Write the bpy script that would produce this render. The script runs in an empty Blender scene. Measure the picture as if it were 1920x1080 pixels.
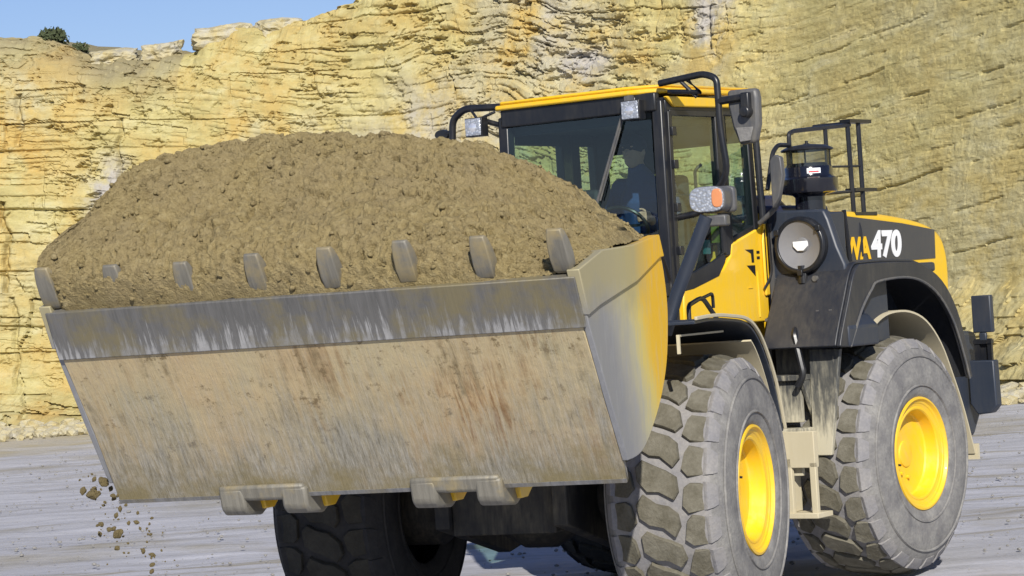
import bpy, math, random
import numpy as np
from mathutils import Vector, Matrix, noise as mnoise
R = math.radians
scene = bpy.context.scene
# ------------------------------------------------------------------ camera, sky, sun, exposure
cam_d = bpy.data.cameras.new("camera"); cam = bpy.data.objects.new("camera", cam_d)
scene.collection.objects.link(cam); scene.camera = cam
cam_d.sensor_width = 36.0; cam_d.lens = 5237/1920*36
cam_d.clip_start = 0.1; cam_d.clip_end = 3000
cam.matrix_world = Matrix.Translation((0, 0, 2.10)) @ Matrix.Rotation(R(90+.497), 4, 'X') @ Matrix.Rotation(R(-3.74), 4, 'Z')
SUN_AZ, SUN_EL = 6.0, 31.0          # degrees right of the camera's back, elevation
sa, se = R(SUN_AZ), R(SUN_EL)
sdir = Vector((math.sin(sa)*math.cos(se), -math.cos(sa)*math.cos(se), math.sin(se)))
world = bpy.data.worlds.new("World"); scene.world = world; world.use_nodes = True
wn = world.node_tree.nodes; wl = world.node_tree.links
sky = wn.new('ShaderNodeTexSky'); sky.sky_type = 'NISHITA'; sky.sun_disc = False
sky.sun_elevation = se; sky.sun_rotation = math.atan2(sdir.x, sdir.y)
sky.air_density = 1.0; sky.dust_density = 0.0; sky.ozone_density = 5.0
bg = wn['Background']; bg.inputs['Strength'].default_value = 0.08
tint = wn.new('ShaderNodeMix'); tint.data_type = 'RGBA'; tint.blend_type = 'MULTIPLY'; tint.inputs[0].default_value = 1; tint.inputs[7].default_value = (1.0, .92, 1.06, 1)
wl.new(sky.outputs[0], tint.inputs[6]); wl.new(tint.outputs[2], bg.inputs[0])
sun_d = bpy.data.lights.new("sun", 'SUN'); sun_d.energy = 5.0; sun_d.angle = R(0.5); sun_d.color = (1, .95, .86)
sun = bpy.data.objects.new("sun", sun_d); scene.collection.objects.link(sun)
sun.rotation_euler = sdir.to_track_quat('Z', 'Y').to_euler()
scene.view_settings.view_transform = 'Standard'; scene.view_settings.look = 'None'
scene.view_settings.exposure = 0.15; scene.view_settings.gamma = 1

# ------------------------------------------------------------------ materials
def new_mat(name):
    m = bpy.data.materials.new(name); m.use_nodes = True
    return m, m.node_tree.nodes, m.node_tree.links, m.node_tree.nodes['Principled BSDF']
def coords(n, l, scale=(1, 1, 1), rot=(0, 0, 0), src='Object'):
    tc = n.new('ShaderNodeTexCoord'); mp = n.new('ShaderNodeMapping')
    mp.inputs['Scale'].default_value = scale; mp.inputs['Rotation'].default_value = rot
    l.new(tc.outputs[src], mp.inputs['Vector']); return mp.outputs[0]
def nz(n, l, vec, scale=5, detail=6, rough=.6, dist=0):
    t = n.new('ShaderNodeTexNoise'); t.inputs['Scale'].default_value = scale
    t.inputs['Detail'].default_value = detail; t.inputs['Roughness'].default_value = rough
    t.inputs['Distortion'].default_value = dist
    l.new(vec, t.inputs['Vector']); return t.outputs['Fac']
def ramp(n, l, fac, stops):
    r = n.new('ShaderNodeValToRGB'); e = r.color_ramp.elements
    while len(e) < len(stops): e.new(0.5)
    for i, (p, c) in enumerate(stops):
        e[i].position = p; e[i].color = (*c, 1) if len(c) == 3 else c
    l.new(fac, r.inputs[0]); return r.outputs[0]
def grey(v): return (v, v, v)
def mix(n, l, fac, a, b):
    m = n.new('ShaderNodeMix'); m.data_type = 'RGBA'
    if isinstance(fac, (int, float)): m.inputs[0].default_value = fac
    else: l.new(fac, m.inputs[0])
    for i, v in ((6, a), (7, b)):
        if isinstance(v, tuple): m.inputs[i].default_value = (*v, 1)
        else: l.new(v, m.inputs[i])
    return m.outputs[2]
def mth(n, l, op, a, b=0.0, clamp=False):
    m = n.new('ShaderNodeMath'); m.operation = op; m.use_clamp = clamp
    for i, v in ((0, a), (1, b)):
        if isinstance(v, (int, float)): m.inputs[i].default_value = v
        else: l.new(v, m.inputs[i])
    return m.outputs[0]
def maprange(n, l, v, a, b, c=0., d=1.):
    m = n.new('ShaderNodeMapRange'); l.new(v, m.inputs[0])
    for i, x in enumerate((a, b, c, d)): m.inputs[i+1].default_value = x
    return m.outputs[0]
def bump(n, l, p, h, strength=.4, dist=.02):
    b = n.new('ShaderNodeBump'); b.inputs['Strength'].default_value = strength; b.inputs['Distance'].default_value = dist
    l.new(h, b.inputs['Height']); l.new(b.outputs[0], p.inputs['Normal'])
def sepxyz(n, l):
    tc = n.new('ShaderNodeTexCoord'); s = n.new('ShaderNodeSeparateXYZ'); l.new(tc.outputs['Object'], s.inputs[0]); return s.outputs
DUST = (.46, .40, .27)
def paint(name, col, rough=.4, dust=.25, low=None, metallic=0, coat=0, dustcol=DUST, bscale=3.0):
    """machine paint with a real film of quarry dust; low=(z0,z1) dust thickens below z1"""
    m, n, l, p = new_mat(name)
    v = coords(n, l)
    a = nz(n, l, v, bscale, 8, .65); b = nz(n, l, coords(n, l, (14, 14, 2.5)), 2.2, 6, .6)
    d = mth(n, l, 'MULTIPLY', maprange(n, l, a, .35, .72), maprange(n, l, b, .3, .7))
    d = mth(n, l, 'MULTIPLY', d, dust*2.2, True)
    if low:
        z = sepxyz(n, l)[2]
        zz = mth(n, l, 'ADD', z, mth(n, l, 'MULTIPLY', mth(n, l, 'SUBTRACT', b, .5), 1.1))
        zz = mth(n, l, 'ADD', zz, mth(n, l, 'MULTIPLY', mth(n, l, 'SUBTRACT', a, .5), .8))
        d = mth(n, l, 'MAXIMUM', d, maprange(n, l, zz, low[1], low[0]))
    l.new(mix(n, l, d, col, dustcol), p.inputs['Base Color'])
    rr = mth(n, l, 'ADD', mth(n, l, 'MULTIPLY', d, .8-rough), rough, True); l.new(rr, p.inputs['Roughness'])
    p.inputs['Metallic'].default_value = metallic; p.inputs['Coat Weight'].default_value = coat
    bump(n, l, p, nz(n, l, v, 60, 3), .06, .004)
    return m
M = {}
M['yellow'] = paint('yellow_paint', (.82, .495, .008), .36, .15, coat=.25)
M['yellow_low'] = paint('yellow_paint_dusty', (.82, .495, .008), .35, .24, coat=.2)
M['dark'] = paint('charcoal_paint', (.024, .032, .050), .42, .025, low=None)
M['dark_low'] = paint('charcoal_paint_dusty', (.026, .031, .040), .5, .22, low=(1.0, 1.5), dustcol=(.50, .46, .34))
M['fender'] = paint('fender_plastic', (.018, .021, .030), .42, .05, low=(.6, 1.4))
M['black'] = paint('black_steel', (.010, .0115, .016), .33, .03)
M['gloss'] = paint('gloss_black', (.007, .008, .014), .14, .02, coat=.5)
M['capgrey'] = paint('cap_plastic', (.20, .20, .21), .3, .05)
M['liner'] = paint('dusty_liner', (.50, .44, .30), .9, .3, dustcol=(.58, .52, .38))
M['frame'] = paint('frame_steel', (.03, .03, .034), .6, .3, low=(.3, 1.3))
M['under'] = paint('underbody', (.016, .016, .017), .7, .12)
M['decal'] = paint('decal_band', (.045, .048, .058), .4, .03)
M['white'] = paint('white_vinyl', (.82, .83, .84), .4, .02)
M['ydecal'] = paint('yellow_vinyl', (.9, .52, .01), .4, .02)
M['rim'] = paint('rim_yellow', (.85, .52, .01), .42, .16, coat=.15, bscale=6)
M['dgrey'] = paint('mirror_plastic', (.075, .077, .085), .45, .15)
M['navy'] = paint('sky_sheen_cover', (.012, .018, .06), .4, .06)  # black hood top with the blue sky sheen put into its base colour
M['red'] = paint('red_print', (.55, .03, .04), .5, .0)

def tyre_mat(name, base, alt, bs=.5):
    m, n, l, p = new_mat(name); v = coords(n, l)
    a = nz(n, l, v, 7, 8, .7); b = nz(n, l, v, 45, 4, .6)
    c = mix(n, l, maprange(n, l, a, .35, .65), base, alt)
    c = mix(n, l, maprange(n, l, b, .35, .8, 0, .4), c, tuple(x*.55 for x in base))
    l.new(c, p.inputs['Base Color']); p.inputs['Roughness'].default_value = .85
    p.inputs['Specular IOR Level'].default_value = .3
    bump(n, l, p, mth(n, l, 'ADD', a, mth(n, l, 'MULTIPLY', b, .4)), bs, .015); return m
M['side'] = tyre_mat('tyre_sidewall', (.165, .16, .16), (.29, .28, .26), .6)
M['groove'] = tyre_mat('tyre_groove', (.22, .215, .225), (.30, .285, .27))
M['lug'] = tyre_mat('tyre_lug', (.105, .095, .068), (.185, .172, .135), .9)

# bucket floor: sun-bleached tan steel with rust and grey scrapes running down the plate
m, n, l, p = new_mat('bucket_floor_steel')
rotf = (0, R(-56.6), 0)
tc = n.new('ShaderNodeTexCoord'); mr = n.new('ShaderNodeMapping'); mr.inputs['Rotation'].default_value = (0, R(56.6), 0)
l.new(tc.outputs['Object'], mr.inputs[0])       # after this x runs along the slope
ms = n.new('ShaderNodeMapping'); ms.inputs['Scale'].default_value = (1.3, 14, 1); ms.inputs['Rotation'].default_value = (0, 0, R(10)); l.new(mr.outputs[0], ms.inputs[0])
ms2 = n.new('ShaderNodeMapping'); ms2.inputs['Scale'].default_value = (4, 30, 1); ms2.inputs['Rotation'].default_value = (0, 0, R(12)); l.new(mr.outputs[0], ms2.inputs[0])
big = nz(n, l, mr.outputs[0], 1.6, 6, .6); st = nz(n, l, ms.outputs[0], 1.5, 8, .68, .5); fine = nz(n, l, ms2.outputs[0], 2.6, 6, .7)
sz = sepxyz(n, l); z = sz[2]
zz = mth(n, l, 'ADD', z, mth(n, l, 'MULTIPLY', mth(n, l, 'SUBTRACT', st, .5), 1.2))
zz = mth(n, l, 'ADD', zz, mth(n, l, 'MULTIPLY', mth(n, l, 'SUBTRACT', big, .5), 1.0))
c = ramp(n, l, big, [(.3, (.47, .405, .245)), (.55, (.49, .38, .215)), (.75, (.47, .325, .17))])
c = mix(n, l, maprange(n, l, fine, .5, .8, 0, .55), c, (.42, .37, .30))
greyc = mix(n, l, maprange(n, l, fine, .35, .65), (.15, .135, .10), (.35, .33, .285))
# rust streaks, denser to the machine's left
ymask = maprange(n, l, sz[1], -.9, 1.2, .25, 1)
rs = mth(n, l, 'MULTIPLY', maprange(n, l, st, .47, .60), maprange(n, l, nz(n, l, mr.outputs[0], 2.0, 6, .7), .40, .58))
rs = mth(n, l, 'MULTIPLY', rs, ymask)
c = mix(n, l, rs, c, (.21, .11, .04))
blot = mth(n, l, 'MULTIPLY', maprange(n, l, nz(n, l, ms.outputs[0], .7, 7, .75), .50, .62), maprange(n, l, nz(n, l, mr.outputs[0], 3.1, 7, .7), .48, .60))
c = mix(n, l, mth(n, l, 'MULTIPLY', blot, .85), c, (.20, .155, .08))
spots = mth(n, l, 'MULTIPLY', maprange(n, l, nz(n, l, mr.outputs[0], 11, 6, .75), .585, .66), .85)
c = mix(n, l, spots, c, (.17, .12, .055))
c = mix(n, l, maprange(n, l, zz, 1.78, 1.18, 0, .92), c, greyc)
mudz = mth(n, l, 'ADD', z, mth(n, l, 'MULTIPLY', mth(n, l, 'SUBTRACT', nz(n, l, mr.outputs[0], 4.5, 6, .7), .5), 1.0))
c = mix(n, l, maprange(n, l, mudz, 1.34, 1.10, 0, .9), c, (.215, .175, .085))
l.new(c, p.inputs['Base Color']); p.inputs['Roughness'].default_value = .6; p.inputs['Metallic'].default_value = .0
bump(n, l, p, mth(n, l, 'ADD', mth(n, l, 'ADD', st, fine), mth(n, l, 'MULTIPLY', big, 5.0)), .35, .012)
M['floor'] = m
# worn grey steel (cutting edge, teeth, brackets)
def steel(name, c0, c1, mud, mudamt, edge=None):
    m, n, l, p = new_mat(name)
    tc = n.new('ShaderNodeTexCoord'); mr = n.new('ShaderNodeMapping'); mr.inputs['Rotation'].default_value = (0, R(56.6), 0); l.new(tc.outputs['Object'], mr.inputs[0])
    ms = n.new('ShaderNodeMapping'); ms.inputs['Scale'].default_value = (2, 22, 1); ms.inputs['Rotation'].default_value = (0, 0, R(9)); l.new(mr.outputs[0], ms.inputs[0])
    st = nz(n, l, ms.outputs[0], 1.6, 8, .7); b = nz(n, l, mr.outputs[0], 3.2, 7, .65)
    c = mix(n, l, maprange(n, l, st, .35, .7), c0, c1)
    c = mix(n, l, maprange(n, l, b, .46, .62, 0, mudamt), c, mud)
    if edge:
        z = sepxyz(n, l)[2]
        e = mth(n, l, 'ADD', z, mth(n, l, 'MULTIPLY', mth(n, l, 'SUBTRACT', st, .5), .95))
        sc = maprange(n, l, e, edge[1], edge[0]); sc = mth(n, l, 'MULTIPLY', sc, maprange(n, l, b, .62, .40, .15, 1)); c = mix(n, l, sc, c, (.37, .365, .36))
    l.new(c, p.inputs['Base Color']); p.inputs['Roughness'].default_value = .5; p.inputs['Metallic'].default_value = .15
    bump(n, l, p, mth(n, l, 'ADD', st, b), .35, .01); return m
M['edge'] = steel('cutting_edge_steel', (.105, .103, .098), (.17, .165, .16), (.19, .16, .085), .85, (1.97, 2.08))
M['tooth'] = steel('muddy_tooth_steel', (.15, .14, .115), (.23, .215, .18), (.30, .24, .125), .95)
M['steel'] = steel('worn_steel', (.17, .17, .175), (.30, .295, .29), (.22, .185, .105), .75)
# bucket side: yellow paint worn to grey steel towards the front and bottom
m, n, l, p = new_mat('bucket_side_paint')
s = sepxyz(n, l); st = nz(n, l, coords(n, l, (10, 10, 1.6), (0, R(-14), 0)), 3, 7, .65); b = nz(n, l, coords(n, l), 2.5, 7, .6)
w = mth(n, l, 'ADD', s[0], mth(n, l, 'MULTIPLY', mth(n, l, 'SUBTRACT', st, .5), .28))
w = mth(n, l, 'ADD', w, mth(n, l, 'MULTIPLY', mth(n, l, 'SUBTRACT', b, .5), .35))
w = mth(n, l, 'SUBTRACT', w, mth(n, l, 'MULTIPLY', s[2], .42))     # grey climbs lower down
c = ramp(n, l, maprange(n, l, w, 1.28, 2.78), [(.0, (.80, .455, .01)), (.15, (.80, .48, .02)), (.25, (.68, .53, .14)), (.38, (.50, .46, .28)), (.52, (.34, .33, .30)), (.62, (.25, .255, .27)), (.85, (.25, .25, .255)), (1, (.34, .29, .17))])
c = mix(n, l, maprange(n, l, st, .5, .75, 0, .35), c, (.42, .42, .43))
zn = mth(n, l, 'ADD', s[2], mth(n, l, 'MULTIPLY', mth(n, l, 'SUBTRACT', b, .5), .5)); xm = maprange(n, l, s[0], 2.25, 2.6)
c = mix(n, l, mth(n, l, 'MULTIPLY', mth(n, l, 'MULTIPLY', maprange(n, l, zn, 2.02, 2.22), xm), .85), c, (.38, .33, .18))
l.new(c, p.inputs['Base Color']); p.inputs['Roughness'].default_value = .45; p.inputs['Metallic'].default_value = .1
bump(n, l, p, st, .2, .006); M['bside'] = m
# soil
m, n, l, p = new_mat('damp_soil'); v = coords(n, l)
a = nz(n, l, v, 3.2, 8, .7); b = nz(n, l, v, 24, 8, .72); g = nz(n, l, v, 90, 4, .6)
c = ramp(n, l, b, [(.28, (.10, .074, .034)), (.42, (.25, .195, .092)), (.58, (.32, .255, .125)), (.75, (.42, .345, .195))])
c = mix(n, l, maprange(n, l, a, .4, .66, 0, .55), c, (.25, .20, .115))
l.new(c, p.inputs['Base Color']); p.inputs['Roughness'].default_value = .95; p.inputs['Specular IOR Level'].default_value = .1
bump(n, l, p, mth(n, l, 'ADD', b, mth(n, l, 'MULTIPLY', g, .6)), .85, .028); M['soil'] = m
# cliff
m, n, l, p = new_mat('yellow_limestone'); v = coords(n, l)
at = n.new('ShaderNodeAttribute'); at.attribute_name = 'tone'; sc = n.new('ShaderNodeSeparateColor'); l.new(at.outputs['Color'], sc.inputs[0])
lay = nz(n, l, coords(n, l, (.7, .7, 2.2)), 1.1, 9, .68, .5); a = nz(n, l, v, .9, 9, .65); b = nz(n, l, v, 7, 8, .7); g = nz(n, l, coords(n, l, (1, 1, 2.5)), 22, 5, .7)
c = ramp(n, l, lay, [(.25, (.31, .26, .11)), (.42, (.42, .36, .155)), (.52, (.475, .415, .19)), (.62, (.51, .46, .24)), (.8, (.46, .43, .29))])
c = mix(n, l, mth(n, l, 'MULTIPLY', maprange(n, l, a, .42, .60), sc.outputs[0], True), c, (.48, .34, .115))
c = mix(n, l, mth(n, l, 'MULTIPLY', maprange(n, l, a, .58, .44), mth(n, l, 'MULTIPLY', sc.outputs[1], 1.0), True), c, (.40, .375, .34))
c = mix(n, l, sc.outputs[2], c, (.22, .19, .12))
c = mix(n, l, maprange(n, l, b, .55, .75, 0, .65), c, (.54, .475, .25))
c = mix(n, l, maprange(n, l, b, .44, .28, 0, .6), c, (.27, .215, .10))
l.new(c, p.inputs['Base Color']); p.inputs['Roughness'].default_value = .95; p.inputs['Specular IOR Level'].default_value = .15
hh = mth(n, l, 'ADD', mth(n, l, 'MULTIPLY', b, 1.0), mth(n, l, 'MULTIPLY', g, .35))
hh = mth(n, l, 'ADD', hh, mth(n, l, 'MULTIPLY', nz(n, l, coords(n, l, (.8, .8, 5)), 3, 8, .75), .7))
bump(n, l, p, hh, .55, .05); M['cliff'] = m
# ground
m, n, l, p = new_mat('quarry_floor_ground'); v = coords(n, l)
st = nz(n, l, coords(n, l, (.30, 1.9, 1), (0, 0, R(4))), 1.1, 10, .74, 1.2); a = nz(n, l, v, .35, 7, .6); b = nz(n, l, v, 14, 6, .7)
c = ramp(n, l, st, [(.3, (.29, .28, .28)), (.45, (.385, .385, .41)), (.58, (.44, .44, .475)), (.75, (.51, .51, .55))])
c = mix(n, l, maprange(n, l, a, .52, .66, 0, .7), c, (.29, .26, .19))
tr2 = nz(n, l, coords(n, l, (.06, 1.1, 1), (0, 0, R(-3))), 1.0, 7, .7, .4)
c = mix(n, l, maprange(n, l, tr2, .56, .63, 0, .75), c, (.27, .24, .175))
c = mix(n, l, maprange(n, l, tr2, .42, .34, 0, .5), c, (.56, .56, .60))
y = sepxyz(n, l)[1]
yy = mth(n, l, 'ADD', y, mth(n, l, 'MULTIPLY', mth(n, l, 'SUBTRACT', a, .5), 20))
c = mix(n, l, maprange(n, l, yy, 52, 62, 0, .85), c, (.40, .35, .23))
c = mix(n, l, maprange(n, l, b, .5, .75, 0, .35), c, (.20, .19, .17))
l.new(c, p.inputs['Base Color']); p.inputs['Roughness'].default_value = .9; p.inputs['Specular IOR Level'].default_value = .2
bump(n, l, p, mth(n, l, 'ADD', st, mth(n, l, 'MULTIPLY', b, .6)), .35, .04); M['ground'] = m
# glass
m, n, l, p = new_mat('tinted_cab_glass'); n.remove(p)
tr = n.new('ShaderNodeBsdfTransparent'); tr.inputs[0].default_value = (.80, .90, .875, 1)
gl = n.new('ShaderNodeBsdfGlossy'); gl.inputs['Roughness'].default_value = .02; gl.inputs[0].default_value = (.9, .95, 1, 1)
fr = n.new('ShaderNodeFresnel'); fr.inputs[0].default_value = 1.5
gm = n.new('ShaderNodeNewGeometry'); mx = n.new('ShaderNodeMixShader'); l.new(mth(n, l, 'MULTIPLY', mth(n, l, 'MULTIPLY', fr.outputs[0], 2.0), mth(n, l, 'SUBTRACT', 1.0, gm.outputs['Backfacing']), True), mx.inputs[0]); l.new(tr.outputs[0], mx.inputs[1]); l.new(gl.outputs[0], mx.inputs[2])
l.new(mx.outputs[0], n['Material Output'].inputs[0]); M['glass'] = m
def simple(name, col, rough=.5, metallic=0, spec=.5):
    m, n, l, p = new_mat(name); v = coords(n, l)
    a = nz(n, l, v, 20, 4, .6)
    l.new(mix(n, l, maprange(n, l, a, .3, .7, 0, .5), col, tuple(x*.75 for x in col)), p.inputs['Base Color'])
    p.inputs['Roughness'].default_value = rough; p.inputs['Metallic'].default_value = metallic; p.inputs['Specular IOR Level'].default_value = spec; return m
M['interior'] = simple('cab_interior', (.018, .019, .023), .7)
M['seatcloth'] = simple('seat_cloth', (.03, .035, .045), .9)
M['jacket'] = simple('navy_jacket', (.025, .06, .18), .85)
M['cap'] = simple('dark_cap', (.010, .016, .04), .85)
M['skin'] = simple('skin', (.62, .36, .26), .55)
M['chrome'] = simple('reflector', (.85, .86, .9), .18, .6)
m, n, l, p = new_mat('lamp_lens'); v_ = n.new('ShaderNodeTexVoronoi'); v_.inputs['Scale'].default_value = 55; l.new(coords(n, l), v_.inputs['Vector'])
l.new(ramp(n, l, v_.outputs['Distance'], [(.1, (.72, .75, .80)), (.5, (.36, .38, .42))]), p.inputs['Base Color']); p.inputs['Roughness'].default_value = .18; p.inputs['Metallic'].default_value = .35; bump(n, l, p, v_.outputs['Distance'], .4, .01); M['lens'] = m
M['orange'] = simple('indicator_lens', (.68, .27, .12), .25)
M['rubber'] = simple('rubber', (.015, .015, .017), .6)
M['hivis'] = simple('green_interior', (.14, .19, .02), .6)
M['teal'] = simple('teal_sticker', (.05, .16, .17), .5)
M['mirrorglass'] = simple('mirror_face', (.5, .52, .55), .25, .7)
M['leaf'] = simple('bush_leaf', (.06, .075, .03), .8)
M['bark'] = simple('bush_stem', (.09, .07, .045), .9)
# smoky plastic of the pre-cleaner bowl
m, n, l, p = new_mat('clear_bowl'); n.remove(p)
tr = n.new('ShaderNodeBsdfTransparent'); tr.inputs[0].default_value = (.80, .80, .72, 1); gl = n.new('ShaderNodeBsdfGlossy'); gl.inputs['Roughness'].default_value = .08
mx = n.new('ShaderNodeMixShader'); mx.inputs[0].default_value = .10; l.new(tr.outputs[0], mx.inputs[1]); l.new(gl.outputs[0], mx.inputs[2]); l.new(mx.outputs[0], n['Material Output'].inputs[0]); M['bowl'] = m

# ------------------------------------------------------------------ mesh helpers
class MB:
    def __init__(s): s.v = []; s.f = []; s.m = []; s.mi = 0
    def add(s, vs, fs):
        o = len(s.v); s.v += [tuple(p) for p in vs]; s.f += [tuple(i+o for i in f) for f in fs]; s.m += [s.mi]*len(fs); return s
    def box(s, x0, x1, y0, y1, z0, z1, rot=None, c=None):
        vs = [Vector((x, y, z)) for x in (x0, x1) for y in (y0, y1) for z in (z0, z1)]
        if rot is not None:
            c = Vector(c) if c else Vector(((x0+x1)/2, (y0+y1)/2, (z0+z1)/2)); vs = [rot @ (p-c) + c for p in vs]
        return s.add(vs, [(0, 1, 3, 2), (4, 6, 7, 5), (0, 4, 5, 1), (2, 3, 7, 6), (0, 2, 6, 4), (1, 5, 7, 3)])
    def prism(s, pts, axis, a, b):
        """polygon pts (2d) extruded along axis between a and b. axis y: pts=(x,z); axis x: pts=(y,z); axis z: pts=(x,y)"""
        def P(q, t): return {'y': (q[0], t, q[1]), 'x': (t, q[0], q[1]), 'z': (q[0], q[1], t)}[axis]
        k = len(pts); vs = [P(q, a) for q in pts] + [P(q, b) for q in pts]
        fs = [tuple(range(k)), tuple(range(2*k-1, k-1, -1))] + [(i, (i+1) % k, k+(i+1) % k, k+i) for i in range(k)]
        return s.add(vs, fs)
    def tube(s, pts, r, k=10, caps=True, round_=True):
        pts = [Vector(p) for p in pts]
        if round_ and len(pts) > 2:                      # fillet the corners
            out = [pts[0]]
            for i in range(1, len(pts)-1):
                a, b, c = pts[i-1], pts[i], pts[i+1]; d = min((a-b).length, (c-b).length)*.4; d = min(d, .09)
                p0 = b+(a-b).normalized()*d; p1 = b+(c-b).normalized()*d
                for t in (0, .25, .5, .75, 1): out.append(p0*(1-t)**2+b*2*t*(1-t)+p1*t*t)
            out.append(pts[-1]); pts = out
        vs = []; N = len(pts); rr = r if isinstance(r, (list, tuple)) else [r]*N
        up = None
        for i, p in enumerate(pts):
            d = (pts[min(i+1, N-1)]-pts[max(i-1, 0)]).normalized()
            if up is None: up = d.orthogonal().normalized()
            else: up = (up-d*up.dot(d)).normalized()
            w = d.cross(up)
            q = rr[min(i, len(rr)-1)]
            for j in range(k):
                t = 2*math.pi*j/k; vs.append(p+up*math.cos(t)*q+w*math.sin(t)*q)
        fs = [(i*k+j, i*k+(j+1) % k, (i+1)*k+(j+1) % k, (i+1)*k+j) for i in range(N-1) for j in range(k)]
        if caps: fs += [tuple(range(k-1, -1, -1)), tuple(range((N-1)*k, N*k))]
        return s.add(vs, fs)
    def revolve(s, prof, c=(0, 0, 0), axis='y', k=48, caps=False):
        """prof=(radius, along)"""
        vs = []; N = len(prof)
        for r, t in prof:
            for j in range(k):
                a = 2*math.pi*j/k; ca, sn = r*math.cos(a), r*math.sin(a)
                p = {'y': (ca, t, sn), 'z': (ca, sn, t), 'x': (t, ca, sn)}[axis]; vs.append((p[0]+c[0], p[1]+c[1], p[2]+c[2]))
        fs = [(i*k+j, i*k+(j+1) % k, (i+1)*k+(j+1) % k, (i+1)*k+j) for i in range(N-1) for j in range(k)]
        if caps: fs += [tuple(range(k)), tuple(range(N*k-1, (N-1)*k-1, -1))]
        return s.add(vs, fs)
    def sheet(s, prof, y0, y1, th, closed=False):
        """curved sheet following profile (x,z), swept along y, thickness th towards its left normal"""
        P = [Vector((a, b)) for a, b in prof]; q = []
        for i, p in enumerate(P):
            d = (P[min(i+1, len(P)-1)]-P[max(i-1, 0)]).normalized(); q.append(p+Vector((-d.y, d.x))*th)
        k = len(P); vs = []
        for y in (y0, y1):
            vs += [(p.x, y, p.y) for p in P]+[(p.x, y, p.y) for p in q]
        fs = []
        for i in range(k-1):
            fs += [(i, i+1, 2*k+i+1, 2*k+i), (k+i, 3*k+i, 3*k+i+1, k+i+1), (i, k+i, k+i+1, i+1), (2*k+i, 2*k+i+1, 3*k+i+1, 3*k+i)]
        fs += [(0, 2*k, 3*k, k), (k-1, 2*k-1, 4*k-1, 3*k-1)]
        return s.add(vs, fs)
    def mesh(s, name, mats, smooth=35):
        me = bpy.data.meshes.new(name); me.from_pydata(s.v, [], s.f); me.validate()
        for q in (mats if isinstance(mats, (list, tuple)) else [mats]): me.materials.append(M[q] if isinstance(q, str) else q)
        if len(me.polygons) == len(s.m): me.polygons.foreach_set('material_index', s.m)
        import bmesh
        b = bmesh.new(); b.from_mesh(me); bmesh.ops.recalc_face_normals(b, faces=b.faces); b.to_mesh(me); b.free()
        if smooth:
            me.polygons.foreach_set('use_smooth', [True]*len(me.polygons))
            try: me.set_sharp_from_angle(angle=R(smooth))
            except Exception: pass
        return me
    def build(s, name, mats, parent=None, frame=None, bevel=0, smooth=35):
        o = bpy.data.objects.new(name, s.mesh(name, mats, smooth)); scene.collection.objects.link(o)
        if parent is not None: o.parent = parent
        if frame: place(o, frame)
        if bevel:
            bv = o.modifiers.new('bevel', 'BEVEL'); bv.width = bevel; bv.segments = 2; bv.limit_method = 'ANGLE'; bv.angle_limit = R(40)
        return o
def arc_smooth(pts, n=5):
    """Catmull-Rom through 2d points"""
    P = [Vector(p) for p in pts]; out = []
    for i in range(len(P)-1):
        a, b, c, d = P[max(i-1, 0)], P[i], P[i+1], P[min(i+2, len(P)-1)]
        for j in range(n):
            t = j/n; out.append(tuple(.5*((2*b)+(c-a)*t+(2*a-5*b+4*c-d)*t*t+(3*b-a-3*c+d)*t**3)))
    out.append(tuple(P[-1])); return out

# ------------------------------------------------------------------ frames of the articulated machine
PF, PR, WB = R(20.9), R(35.5), 3.475
A = Vector((.10, 18.31)); F1 = Vector((-math.sin(PF), -math.cos(PF))); F2 = Vector((-math.sin(PR), -math.cos(PR)))
PIV = A-F1*WB/2; B = PIV-F2*WB/2
ROOT = Vector((PIV.x, PIV.y, 0))
FR = {'f': (Vector((A.x, A.y, 0))-ROOT, -(math.pi/2+PF)), 'r': (Vector((B.x, B.y, 0))-ROOT, -(math.pi/2+PR))}
def place(o, fr): o.location = FR[fr][0]; o.rotation_euler = (0, 0, FR[fr][1])
def tag(o, label=None, cat=None, group=None, kind=None):
    for k, v in (('label', label), ('category', cat), ('group', group), ('kind', kind)):
        if v: o[k] = v
    return o
def empty(name, loc):
    o = bpy.data.objects.new(name, None); scene.collection.objects.link(o); o.location = loc; o.empty_display_size = .3; return o

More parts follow.
